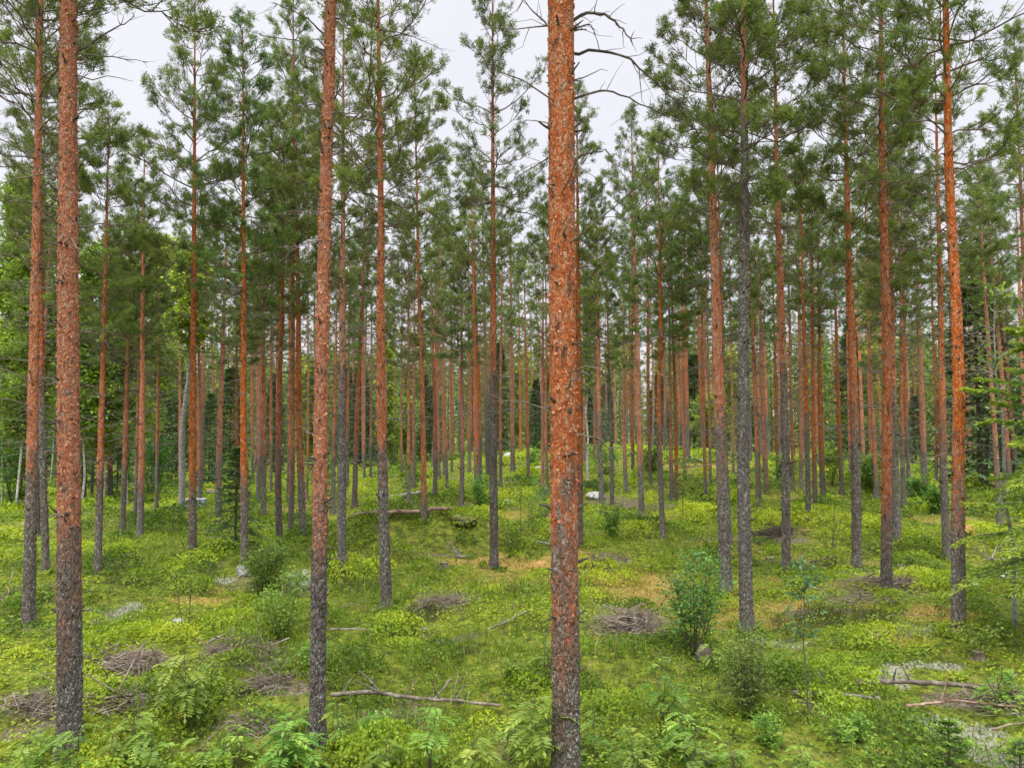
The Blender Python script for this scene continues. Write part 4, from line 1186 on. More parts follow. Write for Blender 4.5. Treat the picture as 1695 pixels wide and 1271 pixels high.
# ------------------------------------------------------------------ leafy shrubs, saplings and birches
def shrub(px, py, hpx, wpx, label, cat, name, leafmat, seed, stems=5, nleaf=900, leaf=.03, low=.25, stemmat='stem', depth=None, trunk_r=None, clumps=26, spread=.16, curve=.3, aspect=.62, group=None):
    if depth is None: b = ground(px, py); d = b[1]
    else: d = depth; x = (px - CX) / FP * d; b = np.array([x, d, hz(x, d)])
    r = np.random.default_rng(seed)
    Ht = hpx * d / FP; R = wpx * d / FP / 2
    st = MB(); n = 9
    a = r.uniform(0, 6.28) + np.arange(stems) * 6.283 / stems + r.normal(0, .3, stems)
    out = R * r.uniform(.25, .85, stems) if stems > 1 else np.array([R * .08])
    hh = Ht * r.uniform(.7, 1.0, stems); hh[0] = Ht
    s = np.linspace(0, 1, n)
    P = np.zeros((stems, n, 3))
    P[..., 0] = np.cos(a)[:, None] * out[:, None] * s ** (1 - curve); P[..., 1] = np.sin(a)[:, None] * out[:, None] * s ** (1 - curve)
    P[..., 2] = hh[:, None] * s - .03
    P[:, 1:, :2] += np.cumsum(r.normal(0, .012 * Ht, (stems, n - 1, 2)), 1) * .6
    tr = trunk_r or max(.004, Ht * .0075)
    st.add(*tubes(P, tr * np.tile(np.linspace(1, .25, n), (stems, 1)) * r.uniform(.7, 1.1, stems)[:, None], 6))
    # twigs with leaves
    k = clumps
    bi = r.integers(0, stems, k); sv = low + (1 - low) * r.random(k) ** .8
    i = np.minimum((sv * (n - 1)).astype(int), n - 2); f = (sv * (n - 1) - i)[:, None]
    p = P[bi, i] * (1 - f) + P[bi, i + 1] * f
    az = r.uniform(0, 6.28, k)
    prof = np.sqrt(np.clip(1 - ((sv - .55) / .62) ** 2, .08, 1))
    tl = R * prof * r.uniform(.35, 1.0, k) * (.55 if stems > 1 else .95)
    dv = unit(np.stack([np.cos(az), np.sin(az), r.normal(.45, .25, k)], -1))
    s4 = np.linspace(0, 1, 4)
    T = p[:, None] + dv[:, None] * (tl[:, None] * s4)[..., None]
    st.add(*tubes(T, tr * .3 * np.tile(np.linspace(1, .4, 4), (k, 1)), 3))
    nleaf = int(nleaf * 1.5); leaf = leaf * 1.15
    nl = max(2, nleaf // k); ki = np.repeat(np.arange(k), nl); N = len(ki)
    u = r.random(N) ** .7
    c = p[ki] + dv[ki] * (tl[ki] * u)[:, None] + r.normal(0, 1, (N, 3)) * (spread * R * np.array([1, 1, .7]))
    Nn = unit(np.array([0, 0, 1.0]) + r.normal(0, .6, (N, 3)))
    D = unit(np.cross(Nn, rand_dirs(N, r)))
    lf = leaf * r.uniform(.7, 1.25, N)
    lm = MB()
    V, Q = leaves(c, D, Nn, lf, lf * aspect, .5, .1)
    v = np.clip(r.normal(.45, .2, k)[ki] + r.normal(0, .15, N), 0, 1)
    lm.add(V, Q, 0, np.repeat(v, 4), False)
    t = thing(name, tuple(b), label, cat, group)
    link('stem' if name != 'birch_tree' else 'trunk', st.mesh('stem', [M[stemmat]]), t)
    link('foliage' if name != 'birch_tree' else 'crown', lm.mesh('foliage', [M[leafmat]]), t)
    return t

shrub(1150, 1085, 168, 108, 'upright many-stemmed willow shrub with small dark green leaves', 'willow shrub', 'willow_shrub', 'willowleaf', 601, 9, 1500, .040, .34, clumps=90, spread=.17)
shrub(1337, 1195, 262, 95, 'tall thin aspen sapling with few bluish green leaves', 'sapling', 'aspen_sapling', 'aspenleaf', 602, 1, 170, .04, .45, clumps=22, spread=.10, aspect=.85)
shrub(310, 1045, 130, 62, 'thin dark-stemmed birch sapling with tiny sparse leaves', 'sapling', 'birch_sapling', 'birchleaf', 603, 3, 520, .026, .2, clumps=60)
shrub(437, 990, 84, 96, 'low bushy rounded young spruce next to the lichen-topped boulder', 'young spruce', 'young_spruce', 'sprucetip', 641, 12, 3600, .05, .02, clumps=150, spread=.14, aspect=.28)
shrub(466, 1058, 112, 96, 'bright green leafy bush in front of the low bushy spruce', 'bush', 'leafy_bush', 'rowanleaf', 604, 7, 1000, .042, .12, clumps=70, spread=.22)
shrub(246, 958, 72, 20, 'slender upright seedling alone on the mossy left slope', 'sapling', 'birch_sapling', 'birchleaf', 605, 1, 160, .03, .1, clumps=24)
shrub(1013, 894, 56, 50, 'bright little round bush on the slope left of the lone slope pine', 'bush', 'leafy_bush', 'bushleaf', 606, 6, 800, .055, .1, clumps=60)
shrub(800, 846, 62, 52, 'bluish green bush beside the grey mound pine', 'bush', 'leafy_bush', 'bushleaf', 607, 6, 700, .07, .05, clumps=60)
shrub(905, 862, 66, 56, 'loose grey-green bush left of the thickest middle pine', 'bush', 'leafy_bush', 'aspenleaf', 608, 4, 360, .06, .15, clumps=40)
shrub(863, 888, 84, 26, 'thin wispy sapling between the mound pine and the middle pine', 'sapling', 'birch_sapling', 'birchleaf', 609, 1, 130, .045, .25, clumps=24)
shrub(881, 880, 66, 24, 'second wispy sapling nearest to the thickest middle pine', 'sapling', 'birch_sapling', 'birchleaf', 610, 1, 90, .045, .25, clumps=18)
shrub(1376, 925, 86, 64, 'half-bare twiggy shrub beside the grey twig clump', 'shrub', 'twiggy_shrub', 'birchleaf', 611, 6, 330, .04, .35, clumps=60)
shrub(1378, 803, 72, 56, 'bright yellow-green bush among the tight stand of pines', 'bush', 'leafy_bush', 'birchleaf', 612, 6, 900, .085, .15, clumps=60)
shrub(1130, 868, 108, 44, 'thin birch sapling with airy leaves right of the lone slope pine', 'sapling', 'birch_sapling', 'birchleaf', 613, 1, 220, .05, .25, clumps=34)
shrub(1077, 792, 50, 36, 'dense dark juniper bush on the hilltop', 'juniper bush', 'juniper_bush', 'juniper', 614, 8, 1400, .11, .0, clumps=70, aspect=.3)
shrub(883, 776, 40, 46, 'light green bush on the hilltop by the thickest middle pine', 'bush', 'leafy_bush', 'bushleaf', 615, 5, 500, .10, .05, clumps=40)
shrub(1003, 785, 40, 50, 'light bush low on the hilltop right of the thin white birch', 'bush', 'leafy_bush', 'bushleaf', 616, 5, 500, .10, .05, clumps=40)
shrub(1520, 838, 58, 50, 'leafy bush under the grey left-leaning pine', 'bush', 'leafy_bush', 'bushleaf', 617, 5, 700, .085, .05, clumps=50)
shrub(1550, 850, 44, 40, 'small leafy bush right of the bush under the leaning pine', 'bush', 'leafy_bush', 'bushleaf', 618, 5, 500, .085, .05, clumps=50)
shrub(1690, 850, 60, 60, 'leafy bush among the leaning trunks at the right edge', 'bush', 'leafy_bush', 'bushleaf', 619, 5, 700, .07, .05, clumps=50)
shrub(252, 828, 104, 70, 'rounded pale green bush in the shade right of the reddish pine pair', 'bush', 'leafy_bush', 'bushleaf', 620, 6, 1300, .12, .1, clumps=70)
shrub(26, 842, 150, 100, 'tall leafy bush at the left edge below the birches', 'bush', 'leafy_bush', 'bushleaf', 621, 6, 1800, .12, .05, clumps=90)
shrub(118, 835, 120, 80, 'leafy thicket bush behind the thick flaking front pine', 'bush', 'leafy_bush', 'bushleaf', 622, 6, 1500, .12, .05, clumps=80)
shrub(396, 812, 70, 50, 'bush glowing light green before the bushy dark spruce', 'bush', 'leafy_bush', 'bushleaf', 623, 5, 800, .11, .05, clumps=50)
shrub(534, 806, 60, 60, 'light green bush left of the rough-stubbed pine', 'bush', 'leafy_bush', 'bushleaf', 624, 5, 800, .11, .05, clumps=50)
shrub(1300, 800, 45, 50, 'low bush behind the grey-footed leaning pine', 'bush', 'leafy_bush', 'bushleaf', 625, 5, 600, .11, .05, clumps=40)
shrub(1440, 812, 60, 70, 'wide light bush among the trunks left of the bright orange right-hand pine', 'bush', 'leafy_bush', 'bushleaf', 626, 5, 900, .11, .05, clumps=60)
shrub(1240, 1185, 150, 100, 'dark olive juniper at the foot of the dark grey pine', 'juniper bush', 'juniper_bush', 'juniper', 627, 14, 2100, .036, .05, clumps=130, spread=.27, aspect=.3)

for k, (px, py, h, w, lab) in enumerate([
    (345, 1160, 62, 70, 'soft leafy little bush between the tall rowan and the leaning front pine'),
    (620, 1225, 48, 60, 'small leafy bush in front of the snagged fallen branch'),
    (1275, 1235, 56, 66, 'small leafy bush in front of the dark olive juniper'),
    (1410, 1225, 44, 70, 'low leafy bush below the shorter weathered log'),
    (1610, 1085, 60, 80, 'bright leafy bush at the foot of the lichen-footed right pine'),
    (845, 1130, 44, 50, 'tiny leafy bush in the grass left of the thickest middle pine'),
    (520, 1110, 50, 50, 'leafy tuft bush touching the left side of the leaning front pine')]):
    shrub(px, py, h, w, lab, 'bush', 'leafy_bush', 'rowanleaf', 660 + k, 5, 330, .034, .05, clumps=34, spread=.22)

# rowan seedlings in the foreground: pinnate leaves
def rowan(px, py, hpx, wpx, label, seed, nleaf=16):
    b = ground(px, py); d = b[1]
    r = np.random.default_rng(seed)
    Ht = 1.25 * hpx * d / FP; R = 1.15 * wpx * d / FP / 2; nleaf = int(nleaf * 1.4)
    st = MB(); lf = MB()
    stems = 3; n = 7; s = np.linspace(0, 1, n)
    a = r.uniform(0, 6.28) + np.arange(stems) * 2.1
    P = np.zeros((stems, n, 3)); o = R * np.array([.1, .35, .45]); hh = Ht * np.array([.95, .75, .6])
    P[..., 0] = np.cos(a)[:, None] * o[:, None] * s; P[..., 1] = np.sin(a)[:, None] * o[:, None] * s; P[..., 2] = hh[:, None] * s - .02
    P[:, 1:, :2] += r.normal(0, .01, (stems, n - 1, 2))
    st.add(*tubes(P, np.tile(np.linspace(.006, .0025, n), (stems, 1)), 6))
    V4 = []; vv = []; rach = []
    for k in range(nleaf):
        q = k % stems; sv = r.uniform(.35, 1.0)
        i = min(int(sv * (n - 1)), n - 2); f = sv * (n - 1) - i
        p = P[q, i] * (1 - f) + P[q, i + 1] * f
        az = r.uniform(0, 6.28); L = R * r.uniform(.7, 1.05) * (1.15 - .4 * sv)
        L = min(max(L, .09), .26)
        h = np.array([math.cos(az), math.sin(az), 0.0]); el = r.uniform(.3, .9)
        ss = np.linspace(0, 1, 9)
        rc = p + h * (L * ss * math.cos(el))[:, None]; rc[:, 2] += L * (ss * math.sin(el) - .65 * ss ** 2)
        rach.append(rc[[0, 2, 4, 6, 8]])
        sd = np.array([-h[1], h[0], 0]); val = float(np.clip(r.normal(.5, .2), 0, 1))
        for j in range(2, 9):
            tan = unit(rc[j] - rc[j - 1]); w = L * .34 * (1 - abs(j - 5) * .09)
            for sg in ((-1, 1) if j < 8 else (0,)):
                D = unit(tan * .55 + sd * sg * 1.0) if sg else tan
                Nn = unit(np.array([0, 0, 1.0]) + r.normal(0, .25, 3) + h * .2)
                V, Q = leaves(rc[j][None], D[None], Nn[None], np.array([w]), np.array([w * .42]), .45, .06)
                V4.append(V); vv.append(np.full(4, np.clip(val + r.normal(0, .08), 0, 1)))
    V4 = np.concatenate(V4); lf.add(V4, np.arange(len(V4)).reshape(-1, 4), 0, np.concatenate(vv), False)
    rach = np.array(rach)
    st.add(*tubes(rach, np.tile(np.linspace(.002, .001, 5), (len(rach), 1)), 3))
    t = thing('rowan_seedling', tuple(b), label, 'rowan seedling')
    link('stem', st.mesh('stem', [M['stem']]), t); link('foliage', lf.mesh('foliage', [M['rowanleaf']]), t)

for k, (px, py, h, w, lab, nl) in enumerate([
    (302, 1205, 112, 95, 'tall leafy rowan seedling right of the thick flaking front pine', 26),
    (215, 1262, 70, 90, 'low rowan seedling between the flaking front pine and the tall rowan', 18),
    (120, 1300, 75, 100, 'rowan seedling at the very foot of the flaking front pine', 20),
    (255, 1300, 70, 110, 'pale rowan seedling at the bottom edge under the tall rowan', 18),
    (480, 1300, 95, 130, 'wide bright rowan seedling at the foot of the leaning front-row pine', 26),
    (560, 1235, 60, 60, 'little rowan seedling just right of the leaning front-row pine', 12),
    (712, 1285, 118, 80, 'single upright rowan seedling below the snagged fallen branch', 16),
    (890, 1300, 128, 120, 'light yellow-green rowan seedling covering the foot of the thickest middle pine', 28),
    (845, 1262, 80, 70, 'rowan seedling left of the yellow-green one by the middle pine', 16),
    (985, 1262, 80, 60, 'rowan seedling right of the thickest middle pine', 12),
    (1100, 1205, 100, 85, 'feathery pale rowan seedling in front of the willow shrub', 20),
    (1135, 1262, 70, 90, 'low rowan seedling below the feathery pale one', 16),
    (1050, 1298, 70, 90, 'rowan seedling at the bottom edge right of the middle pine', 16),
    (1215, 1290, 55, 70, 'small rowan seedling at the bottom edge under the juniper', 12),
    (905, 1135, 70, 60, 'small rowan seedling left of the middle pine in the grass', 14),
    (1180, 1110, 46, 55, 'little rowan seedling at the foot of the willow shrub', 10),
    (390, 1268, 60, 80, 'rowan seedling among tall grass left of the leaning front-row pine', 14),
    (330, 1292, 60, 80, 'rowan seedling at the bottom edge left of the tall grass', 16),
    (635, 1296, 60, 80, 'low rowan seedling at the bottom edge left of the single upright one', 14),
    (785, 1300, 66, 90, 'rowan seedling at the bottom edge right of the single upright one', 16),
    (1150, 1302, 70, 100, 'rowan seedling lowest at the bottom edge below the feathery pale one', 18),
    (50, 1296, 66, 90, 'rowan seedling in the bottom left corner', 16),
    (1330, 1296, 50, 70, 'small rowan seedling at the bottom edge right of the juniper', 12),
    (1660, 1170, 60, 70, 'rowan seedling behind the weathered logs at the right edge', 12)]):
    rowan(px, py, h, w, lab, 700 + k, nl)

# birches in the left background and two pale stems
def birch(px, py, hpx, wpx, lab, seed, xr=None, stemmat='birchbark', trunk_r=.05, low=.25, nleaf=7500, leaf=.15, depth=None, mat='birchleaf', name='birch_tree', cat='birch tree', group=None):
    return shrub(px, py, hpx, wpx, lab, cat, name, mat, seed, 1, nleaf, leaf, low, stemmat, depth, trunk_r, 130, .13, group=group)
birch(32, 815, 470, 120, 'yellow-green birch at the left edge behind the lichen-grey footed pine', 801, depth=31)
birch(140, 815, 430, 120, 'yellow-green birch behind the thick flaking front pine', 802, depth=32)
birch(215, 812, 400, 110, 'yellow-green birch glowing behind the thin right-leaning pine', 803, depth=34)
birch(88, 810, 330, 110, 'low dense birch between the two yellow-green ones at left', 804, depth=46)
birch(300, 846, 420, 110, 'grey-barked aspen with light leaves beside the white and blue box', 805, stemmat='aspenbark', trunk_r=.12, low=.62, nleaf=3200, name='aspen_tree', cat='aspen tree')
birch(974, 806, 330, 50, 'thin white-barked birch right behind the thickest middle pine', 806, trunk_r=.075, low=.45, nleaf=900)
birch(60, 812, 520, 120, 'tall light green birch behind the grey curved-foot pine', 811, depth=35)
birch(250, 812, 430, 120, 'light green birch right of the reddish pine pair', 812, depth=37)
birch(175, 812, 330, 110, 'lower yellow-green birch behind the leaning brown pine', 813, depth=33)
birch(10, 812, 560, 120, 'tall birch with light leaves at the extreme left edge', 814, depth=33)
birch(518, 812, 190, 60, 'bright green birch glowing left of the leaning front-row pine', 807, depth=48, low=.1)
birch(1444, 802, 330, 80, 'light green birch behind the slim grey pine', 808, depth=50, low=.1)
birch(1254, 800, 300, 30, 'thin white birch stem among the far trunks by the dark grey pine', 809, depth=48, low=.7, trunk_r=.07, nleaf=800)
for k in range(16):
    while True:
        r_ = math.sqrt(rng.uniform(46 ** 2, 75 ** 2)); a_ = rng.uniform(-.66, .66)
        x, y = r_ * math.sin(a_), r_ * math.cos(a_)
        if clear_of_pines(x, y, 1.2): break
    pine_positions.append((x, y)); px, py = project((x, y, hz(x, y)))
    birch(px, 0, rng.uniform(3.5, 8) * FP / y, rng.uniform(1.8, 3.0) * FP / y, 'far light green birch ' + zone(px), 820 + k, depth=y, low=.08, nleaf=2600, leaf=.17, group='far birches ' + zone(px))

# far-off forest behind everything: reads as one mass
def far_forest():
    mb = MB(); r = np.random.default_rng(91)
    n = 620
    rr = np.sqrt(r.uniform(82 ** 2, 140 ** 2, n)); a = r.uniform(-.85, .85, n)
    x, y = rr * np.sin(a), rr * np.cos(a); z = H(x, y)
    ht = r.uniform(10, 15.5, n); m = 480
    k = np.repeat(np.arange(n), m); N = n * m
    t = r.random(N) ** .8
    rad = (.3 + 2.2 * (1 - t) ** .7) * np.sqrt(r.random(N))
    az = r.uniform(0, 6.28, N)
    P = np.stack([x[k] + np.cos(az) * rad, y[k] + np.sin(az) * rad, z[k] + ht[k] * (.05 + .95 * t)], -1)
    D = unit(np.stack([np.cos(az), np.sin(az), r.normal(0, .5, N)], -1))
    V, Q = leaves(P, D, rand_dirs(N, r), r.uniform(.4, .8, N), r.uniform(.15, .32, N))
    mb.add(V, Q, 0, np.repeat(np.clip(r.normal(.6, .25, N), 0, 1), 4), False)
    s = np.linspace(0, 1, 3)
    T = np.stack([np.repeat(x[:, None], 3, 1), np.repeat(y[:, None], 3, 1), z[:, None] + ht[:, None] * s - .1], -1)
    mb.add(*tubes(T, np.tile(np.array([.1, .07, .02]), (n, 1)), 6), 1)
    o = link('far_forest', mb.mesh('far_forest', [M['needle'], M['limb']]))
    tag(o, 'dark green mass of distant conifer forest closing the background', kind='stuff')
far_forest()

# ------------------------------------------------------------------ twig heaps, logs, stones, stumps
def twig_pile(px, py, rx, hgt, n, label, seed, rad=.006, lmax=.9, sticks=0, mat='twig'):
    q = ground(px, py); d = q[1]; r = np.random.default_rng(seed)
    sx = rx * d / FP / 2; sy = sx * .75
    mb = MB()
    hgt *= .72
    P, R = twig_arrays(n, q[0], q[1], sx * 1.12, sy * 1.12, hgt, .2, lmax, rad, r)
    P = P - q; mb.add(*tubes(P, R, 4))
    P, R = twig_arrays(n, q[0], q[1], sx * .8, sy * .8, hgt, .1, lmax * .5, rad * .6, r, .5)
    P = P - q; mb.add(*tubes(P, R, 3))
    if sticks:
        a = r.uniform(0, 6.28, sticks); L = r.uniform(.35, .75, sticks)
        dv = unit(np.stack([np.cos(a), np.sin(a) * .5, r.uniform(.02, .75, sticks)], -1))
        b = np.stack([r.normal(0, sx * 1.3, sticks), r.normal(0, sy * 1.1, sticks), np.full(sticks, .02)], -1)
        P = b[:, None] + dv[:, None] * (L[:, None] * np.linspace(0, 1, 5))[..., None] + np.cumsum(r.normal(0, .012, (sticks, 5, 3)), 1)
        mb.add(*tubes(P, np.tile(np.linspace(.012, .006, 5), (sticks, 1)), 6))
    o = link('twig_pile', mb.mesh('twig_pile', [M[mat]]), None, tuple(q))
    tag(o, label, 'twig pile')
for k, a in enumerate([
    (1042, 1038, 72, .26, 420, 'large domed heap of grey twigs left of the willow shrub', .006, 1.0, 0),
    (722, 1006, 58, .20, 260, 'grey twig heap right of the lichen-speckled pine', .006, .9, 0),
    (1445, 972, 62, .20, 260, 'brushwood spread around the foot of the bright orange right-hand pine', .006, 1.0, 0),
    (1290, 884, 44, .22, 200, 'round dark twig heap behind the grey-footed leaning pine', .009, .9, 0),
    (1380, 934, 26, .26, 90, 'small grey twig clump under the half-bare shrub', .010, .6, 4),
    (215, 1112, 78, .22, 300, 'tangled brush heap with broken sticks right of the flaking front pine', .006, .8, 9),
    (400, 1078, 66, .16, 300, 'flat brown brush heap under the bright leafy bush', .006, .8, 2),
    (55, 1178, 60, .16, 240, 'brown twig heap left of the flaking front pine', .005, .6, 2),
    (440, 1140, 52, .12, 220, 'low brown twig heap left of the leaning front-row pine', .005, .6, 0),
    (60, 985, 50, .14, 150, 'grey twig litter heap left of the lichen-grey footed pine', .007, .9, 2),
    (1012, 932, 56, .12, 170, 'scattered grey twigs right of the orange moss hummock', .008, .9, 0),
    (1640, 1168, 80, .12, 110, 'grey branch tangle on the end of the weathered logs at right', .006, .9, 3),
    (210, 1160, 46, .12, 70, 'bundle of pale sticks below the tangled brush heap', .009, .8, 6),
    (1500, 968, 50, .14, 150, 'low brushwood right of the bright orange right-hand pine', .007, .9, 0),
    (420, 1205, 60, .10, 170, 'thin brown twig litter beside the foot of the leaning front-row pine', .004, .5, 0),
    (950, 1245, 10, .02, 8, 'few bent twigs at the foot of the middle pine', .004, .4, 0)]):
    twig_pile(a[0], a[1], a[2], a[3], a[4], a[5], 900 + k, a[6], a[7], a[8], 'darktwig' if k in (3,) else 'twig')

def fallen_log(pts, rad, label, mat='log', lift=.02, snags=0, seed=0, taper=.6, name='fallen_log', snag_up=.25):
    r = np.random.default_rng(seed)
    G = np.array([ground(x, y) for x, y in pts]); o0 = G[0].copy()
    n = 26; s = np.linspace(0, len(G) - 1, n); i = np.minimum(s.astype(int), len(G) - 2); f = (s - i)[:, None]
    P = G[i] * (1 - f) + G[i + 1] * f
    zl = np.linspace(H(P[0, 0], P[0, 1]), H(P[-1, 0], P[-1, 1]), n)
    P[:, 2] = np.maximum(zl, H(P[:, 0], P[:, 1]) - rad * .1) + rad + lift
    P[:, 2] = np.convolve(np.pad(P[:, 2], 2, 'edge'), np.ones(5) / 5, 'valid')
    P[1:-1] += r.normal(0, rad * .12, (n - 2, 3))
    R = rad * np.linspace(1, taper, n) * (1 + r.normal(0, .05, n))
    sides = 12
    V, Q = tubes(P[None], R[None], sides)
    mb = MB(); V = V - o0; mb.add(V, Q)
    for ring, c in ((np.arange(sides), P[0] - o0), (np.arange((n - 1) * sides, n * sides), P[-1] - o0)):
        base = mb.n; mb.add(np.vstack([V[ring], c[None]]), [[sides, (2 * j + 2) % sides, 2 * j + 1, 2 * j] for j in range(sides // 2)], 1, None, False)
    if snags:
        si = r.integers(2, n - 2, snags); a = r.uniform(0, 6.28, snags)
        dv = unit(np.stack([np.cos(a) * .7, np.sin(a) * .4, r.uniform(.3, 1.2, snags)], -1)); L = r.uniform(.4, 1.3, snags) * snag_up
        PS = P[si][:, None] - o0 + dv[:, None] * (L[:, None] * np.linspace(0, 1, 4))[..., None] + np.cumsum(r.normal(0, .008, (snags, 4, 3)), 1)
        mb.add(*tubes(PS, min(rad * .45, .014) * np.tile(np.linspace(1, .5, 4), (snags, 1)), 6))
    o = link(name, mb.mesh(name, [M[mat], M['cutwood']]), None, tuple(o0))
    tag(o, label, name.replace('_', ' '))
fallen_log([(545, 870), (620, 864), (700, 858), (748, 854)], .052, 'long thin reddish fallen log behind the blueberry mound', 'redlog', .12, 4, 1, .8, 'fallen_log', .5)
fallen_log([(548, 1162), (610, 1160), (690, 1172), (760, 1176), (828, 1180)], .024, 'grey fallen branch with upright broken snags at the front', 'darklog', .05, 9, 2, .6, 'fallen_branch', .26)
fallen_log([(1312, 1154), (1380, 1160), (1456, 1164)], .022, 'shorter grey weathered log behind the aspen sapling', 'darklog', .03, 2, 3, .85)
fallen_log([(1418, 1141), (1500, 1146), (1600, 1156), (1690, 1166)], .029, 'longer weathered log running to the right edge', 'darklog', .05, 2, 4, .75, 'fallen_log', .3)
fallen_log([(1500, 1176), (1580, 1176), (1690, 1178)], .016, 'thin reddish fallen stick in front of the longer weathered log', 'redlog', .03, 3, 5, .6, 'fallen_branch', .3)
fallen_log([(805, 1050), (845, 1033), (882, 1016)], .014, 'pale thin fallen stick in the grass left of the middle pine', 'log', .05, 2, 6, .6, 'fallen_branch', .2)
fallen_log([(545, 1049), (580, 1048), (612, 1050)], .012, 'short pale stick lying right of the leaning front-row pine', 'log', .05, 0, 7, .8, 'fallen_branch')
fallen_log([(345, 1080), (370, 1068), (392, 1056)], .014, 'pale pointed stick on the flat brown brush heap', 'log', .12, 0, 8, .6, 'fallen_branch')
fallen_log([(1170, 768), (1150, 762), (1128, 760)], .05, 'small pale log on the hilltop ridge', 'log', .05, 2, 9, .7)
fallen_log([(645, 830), (680, 824), (700, 819)], .10, 'dark old log in the greenery behind the fallen log', 'log', .02, 2, 10, .7)
fallen_log([(875, 898), (905, 905), (925, 912)], .028, 'thin pale log by the orange moss hummock', 'log', .04, 1, 11, .7)
fallen_log([(1695, 930), (1655, 938), (1630, 936)], .018, 'bare grey fallen branch near the right edge boulder', 'log', .12, 6, 12, .6, 'fallen_branch', .5)

import bmesh
def blob(px, py, w, h, label, mat, seed, cat='boulder', name='boulder', rough=.22, cap=None, sink=.3, depthf=.8):
    q = ground(px, py); r = np.random.default_rng(seed)
    bm = bmesh.new(); bmesh.ops.create_icosphere(bm, subdivisions=5, radius=1)
    dirs = rand_dirs(9, r); amp = r.uniform(.5, 1, 9)
    for v in bm.verts:
        p = np.array(v.co)
        k = 1.0
        for j in range(9):
            c = dirs[j] @ p - .55
            if c > 0: k -= rough * amp[j] * c * 1.6
        nz = float(fbm(np.array([p[0] * 2 + 5 + seed]), np.array([p[1] * 2 + p[2] * 1.7]), .7, seed, 4)[0]) - .5
        k += nz * rough * .9
        v.co = (p[0] * w / 2 * k, p[1] * w / 2 * depthf * k, (p[2] * k + 1 - 2 * sink) * h / 2 * 1.1)
    me = bpy.data.meshes.new(name); bm.to_mesh(me); bm.free()
    for p in me.polygons: p.use_smooth = True
    me.materials.append(M[mat])
    o = link(name, me, None, tuple(q)); tag(o, label, cat)
    if cap:
        me.materials.append(M[cap])
        for p in me.polygons:
            if p.normal.z + .25 * math.sin(p.center.x * 25 + seed) > (.1 if name == 'soil_mound' else .55): p.material_index = 1
    return o
blob(400, 952, .26, .24, 'small white rock by the slender-crowned pine', 'rock', 1)
blob(496, 972, .50, .48, 'lichen-topped pinkish boulder beside the low bushy spruce', 'rock', 2, cap='greenmoss')
blob(1602, 884, .55, .32, 'orange moss-covered boulder behind the lichen-footed right pine', 'mossrock', 3)
blob(1674, 962, .42, .30, 'grey boulder near the right edge', 'rock', 4)
blob(985, 826, .75, .35, 'flat pale boulder behind the right side of the middle pine', 'rock', 5)
blob(838, 834, .55, .22, 'pale flat stone right of the grey mound pine', 'rock', 6)
blob(350, 816, .6, .3, 'pale mossy stone near the white and blue box', 'rock', 7, cap='mossrock')
blob(893, 783, .7, .45, 'pale stone on the hill left of the middle pine', 'rock', 8)
blob(842, 757, .6, .4, 'white stone on top of the hill', 'rock', 9)
blob(896, 945, .42, .26, 'rounded hummock of orange moss left of the middle pine', 'mossrock', 10, 'moss hummock', 'moss_hummock', .12)
blob(766, 866, .75, .34, 'dark uprooted soil mound with green moss on top at the log end', 'stump', 11, 'soil mound', 'soil_mound', .6, 'greenmoss', .4)
blob(1605, 972, .3, .18, 'small grey stone behind the lichen-footed right pine', 'rock', 12)
blob(296, 1030, .20, .09, 'flat grey stone left of the dark-stemmed birch sapling', 'rock', 13)
blob(1165, 1095, .22, .30, 'dark mossy stump under the willow shrub', 'stump', 14, 'stump', 'stump', .2)

def stump(px, py, rad, h, label, seed, mat='stump', roots=5):
    q = ground(px, py); r = np.random.default_rng(seed); mb = MB()
    sides = 20; a = np.arange(sides) / sides * 2 * np.pi
    zs = np.array([-.06, 0, .25, .6, .92, 1.0]) * h; pr = np.array([1.6, 1.4, 1.12, 1.0, .98, .93])
    fl = 1 + .14 * np.cos(a * roots + r.uniform(0, 6)) + r.normal(0, .03, sides)
    V = np.stack([np.outer(pr, np.cos(a) * fl) * rad, np.outer(pr, np.sin(a) * fl) * rad, np.repeat(zs[:, None], sides, 1) + np.outer(zs / h, r.normal(0, .06 * h, sides))], -1).reshape(-1, 3)
    mb.add(V, grid_quads(len(zs), sides), 0)
    top = V[-sides:]; c = top.mean(0)
    mb.add(np.vstack([top, c[None]]), [[sides, 2 * j, 2 * j + 1, (2 * j + 2) % sides] for j in range(sides // 2)], 1, None, False)
    o = link('stump', mb.mesh('stump', [M[mat], M['cutwood']]), None, tuple(q)); tag(o, label, 'stump')
stump(735, 938, .075, .09, 'small round grey cut stump on the orange moss', 1)
stump(700, 1052, .07, .10, 'broken reddish brown stump in the heather clump', 2)
stump(1165, 1256, .07, .05, 'flat old cut stump at the bottom edge', 3)
stump(914, 868, .16, .30, 'dark rotten stump touching the middle pine', 4)
stump(1640 - 20, 1090, .06, .09, 'pale rotting stump at the foot of the lichen-footed right pine', 5)
stump(1275, 928, .09, .08, 'low dark stump left of the round twig heap', 6)
# forked root snag above the small stump
def root_snag():
    q = ground(757, 922); mb = MB(); r = np.random.default_rng(3)
    for tgt, rad in (((-.10, -.02, .22), .03), ((.03, .0, .20), .026), ((.12, .03, .10), .024), ((-.02, -.15, .03), .03), ((.22, -.03, .02), .026)):
        s = np.linspace(0, 1, 6)[:, None]; P = s * np.array(tgt) + np.array([0, 0, .02]); P[1:] += r.normal(0, .008, (5, 3))
        mb.add(*tubes(P[None], (rad * np.linspace(1.2, .45, 6))[None], 8))
    o = link('root_snag', mb.mesh('root_snag', [M['log']]), None, tuple(q)); tag(o, 'forked pale root snag sticking up behind the small cut stump', 'root snag')
root_snag()

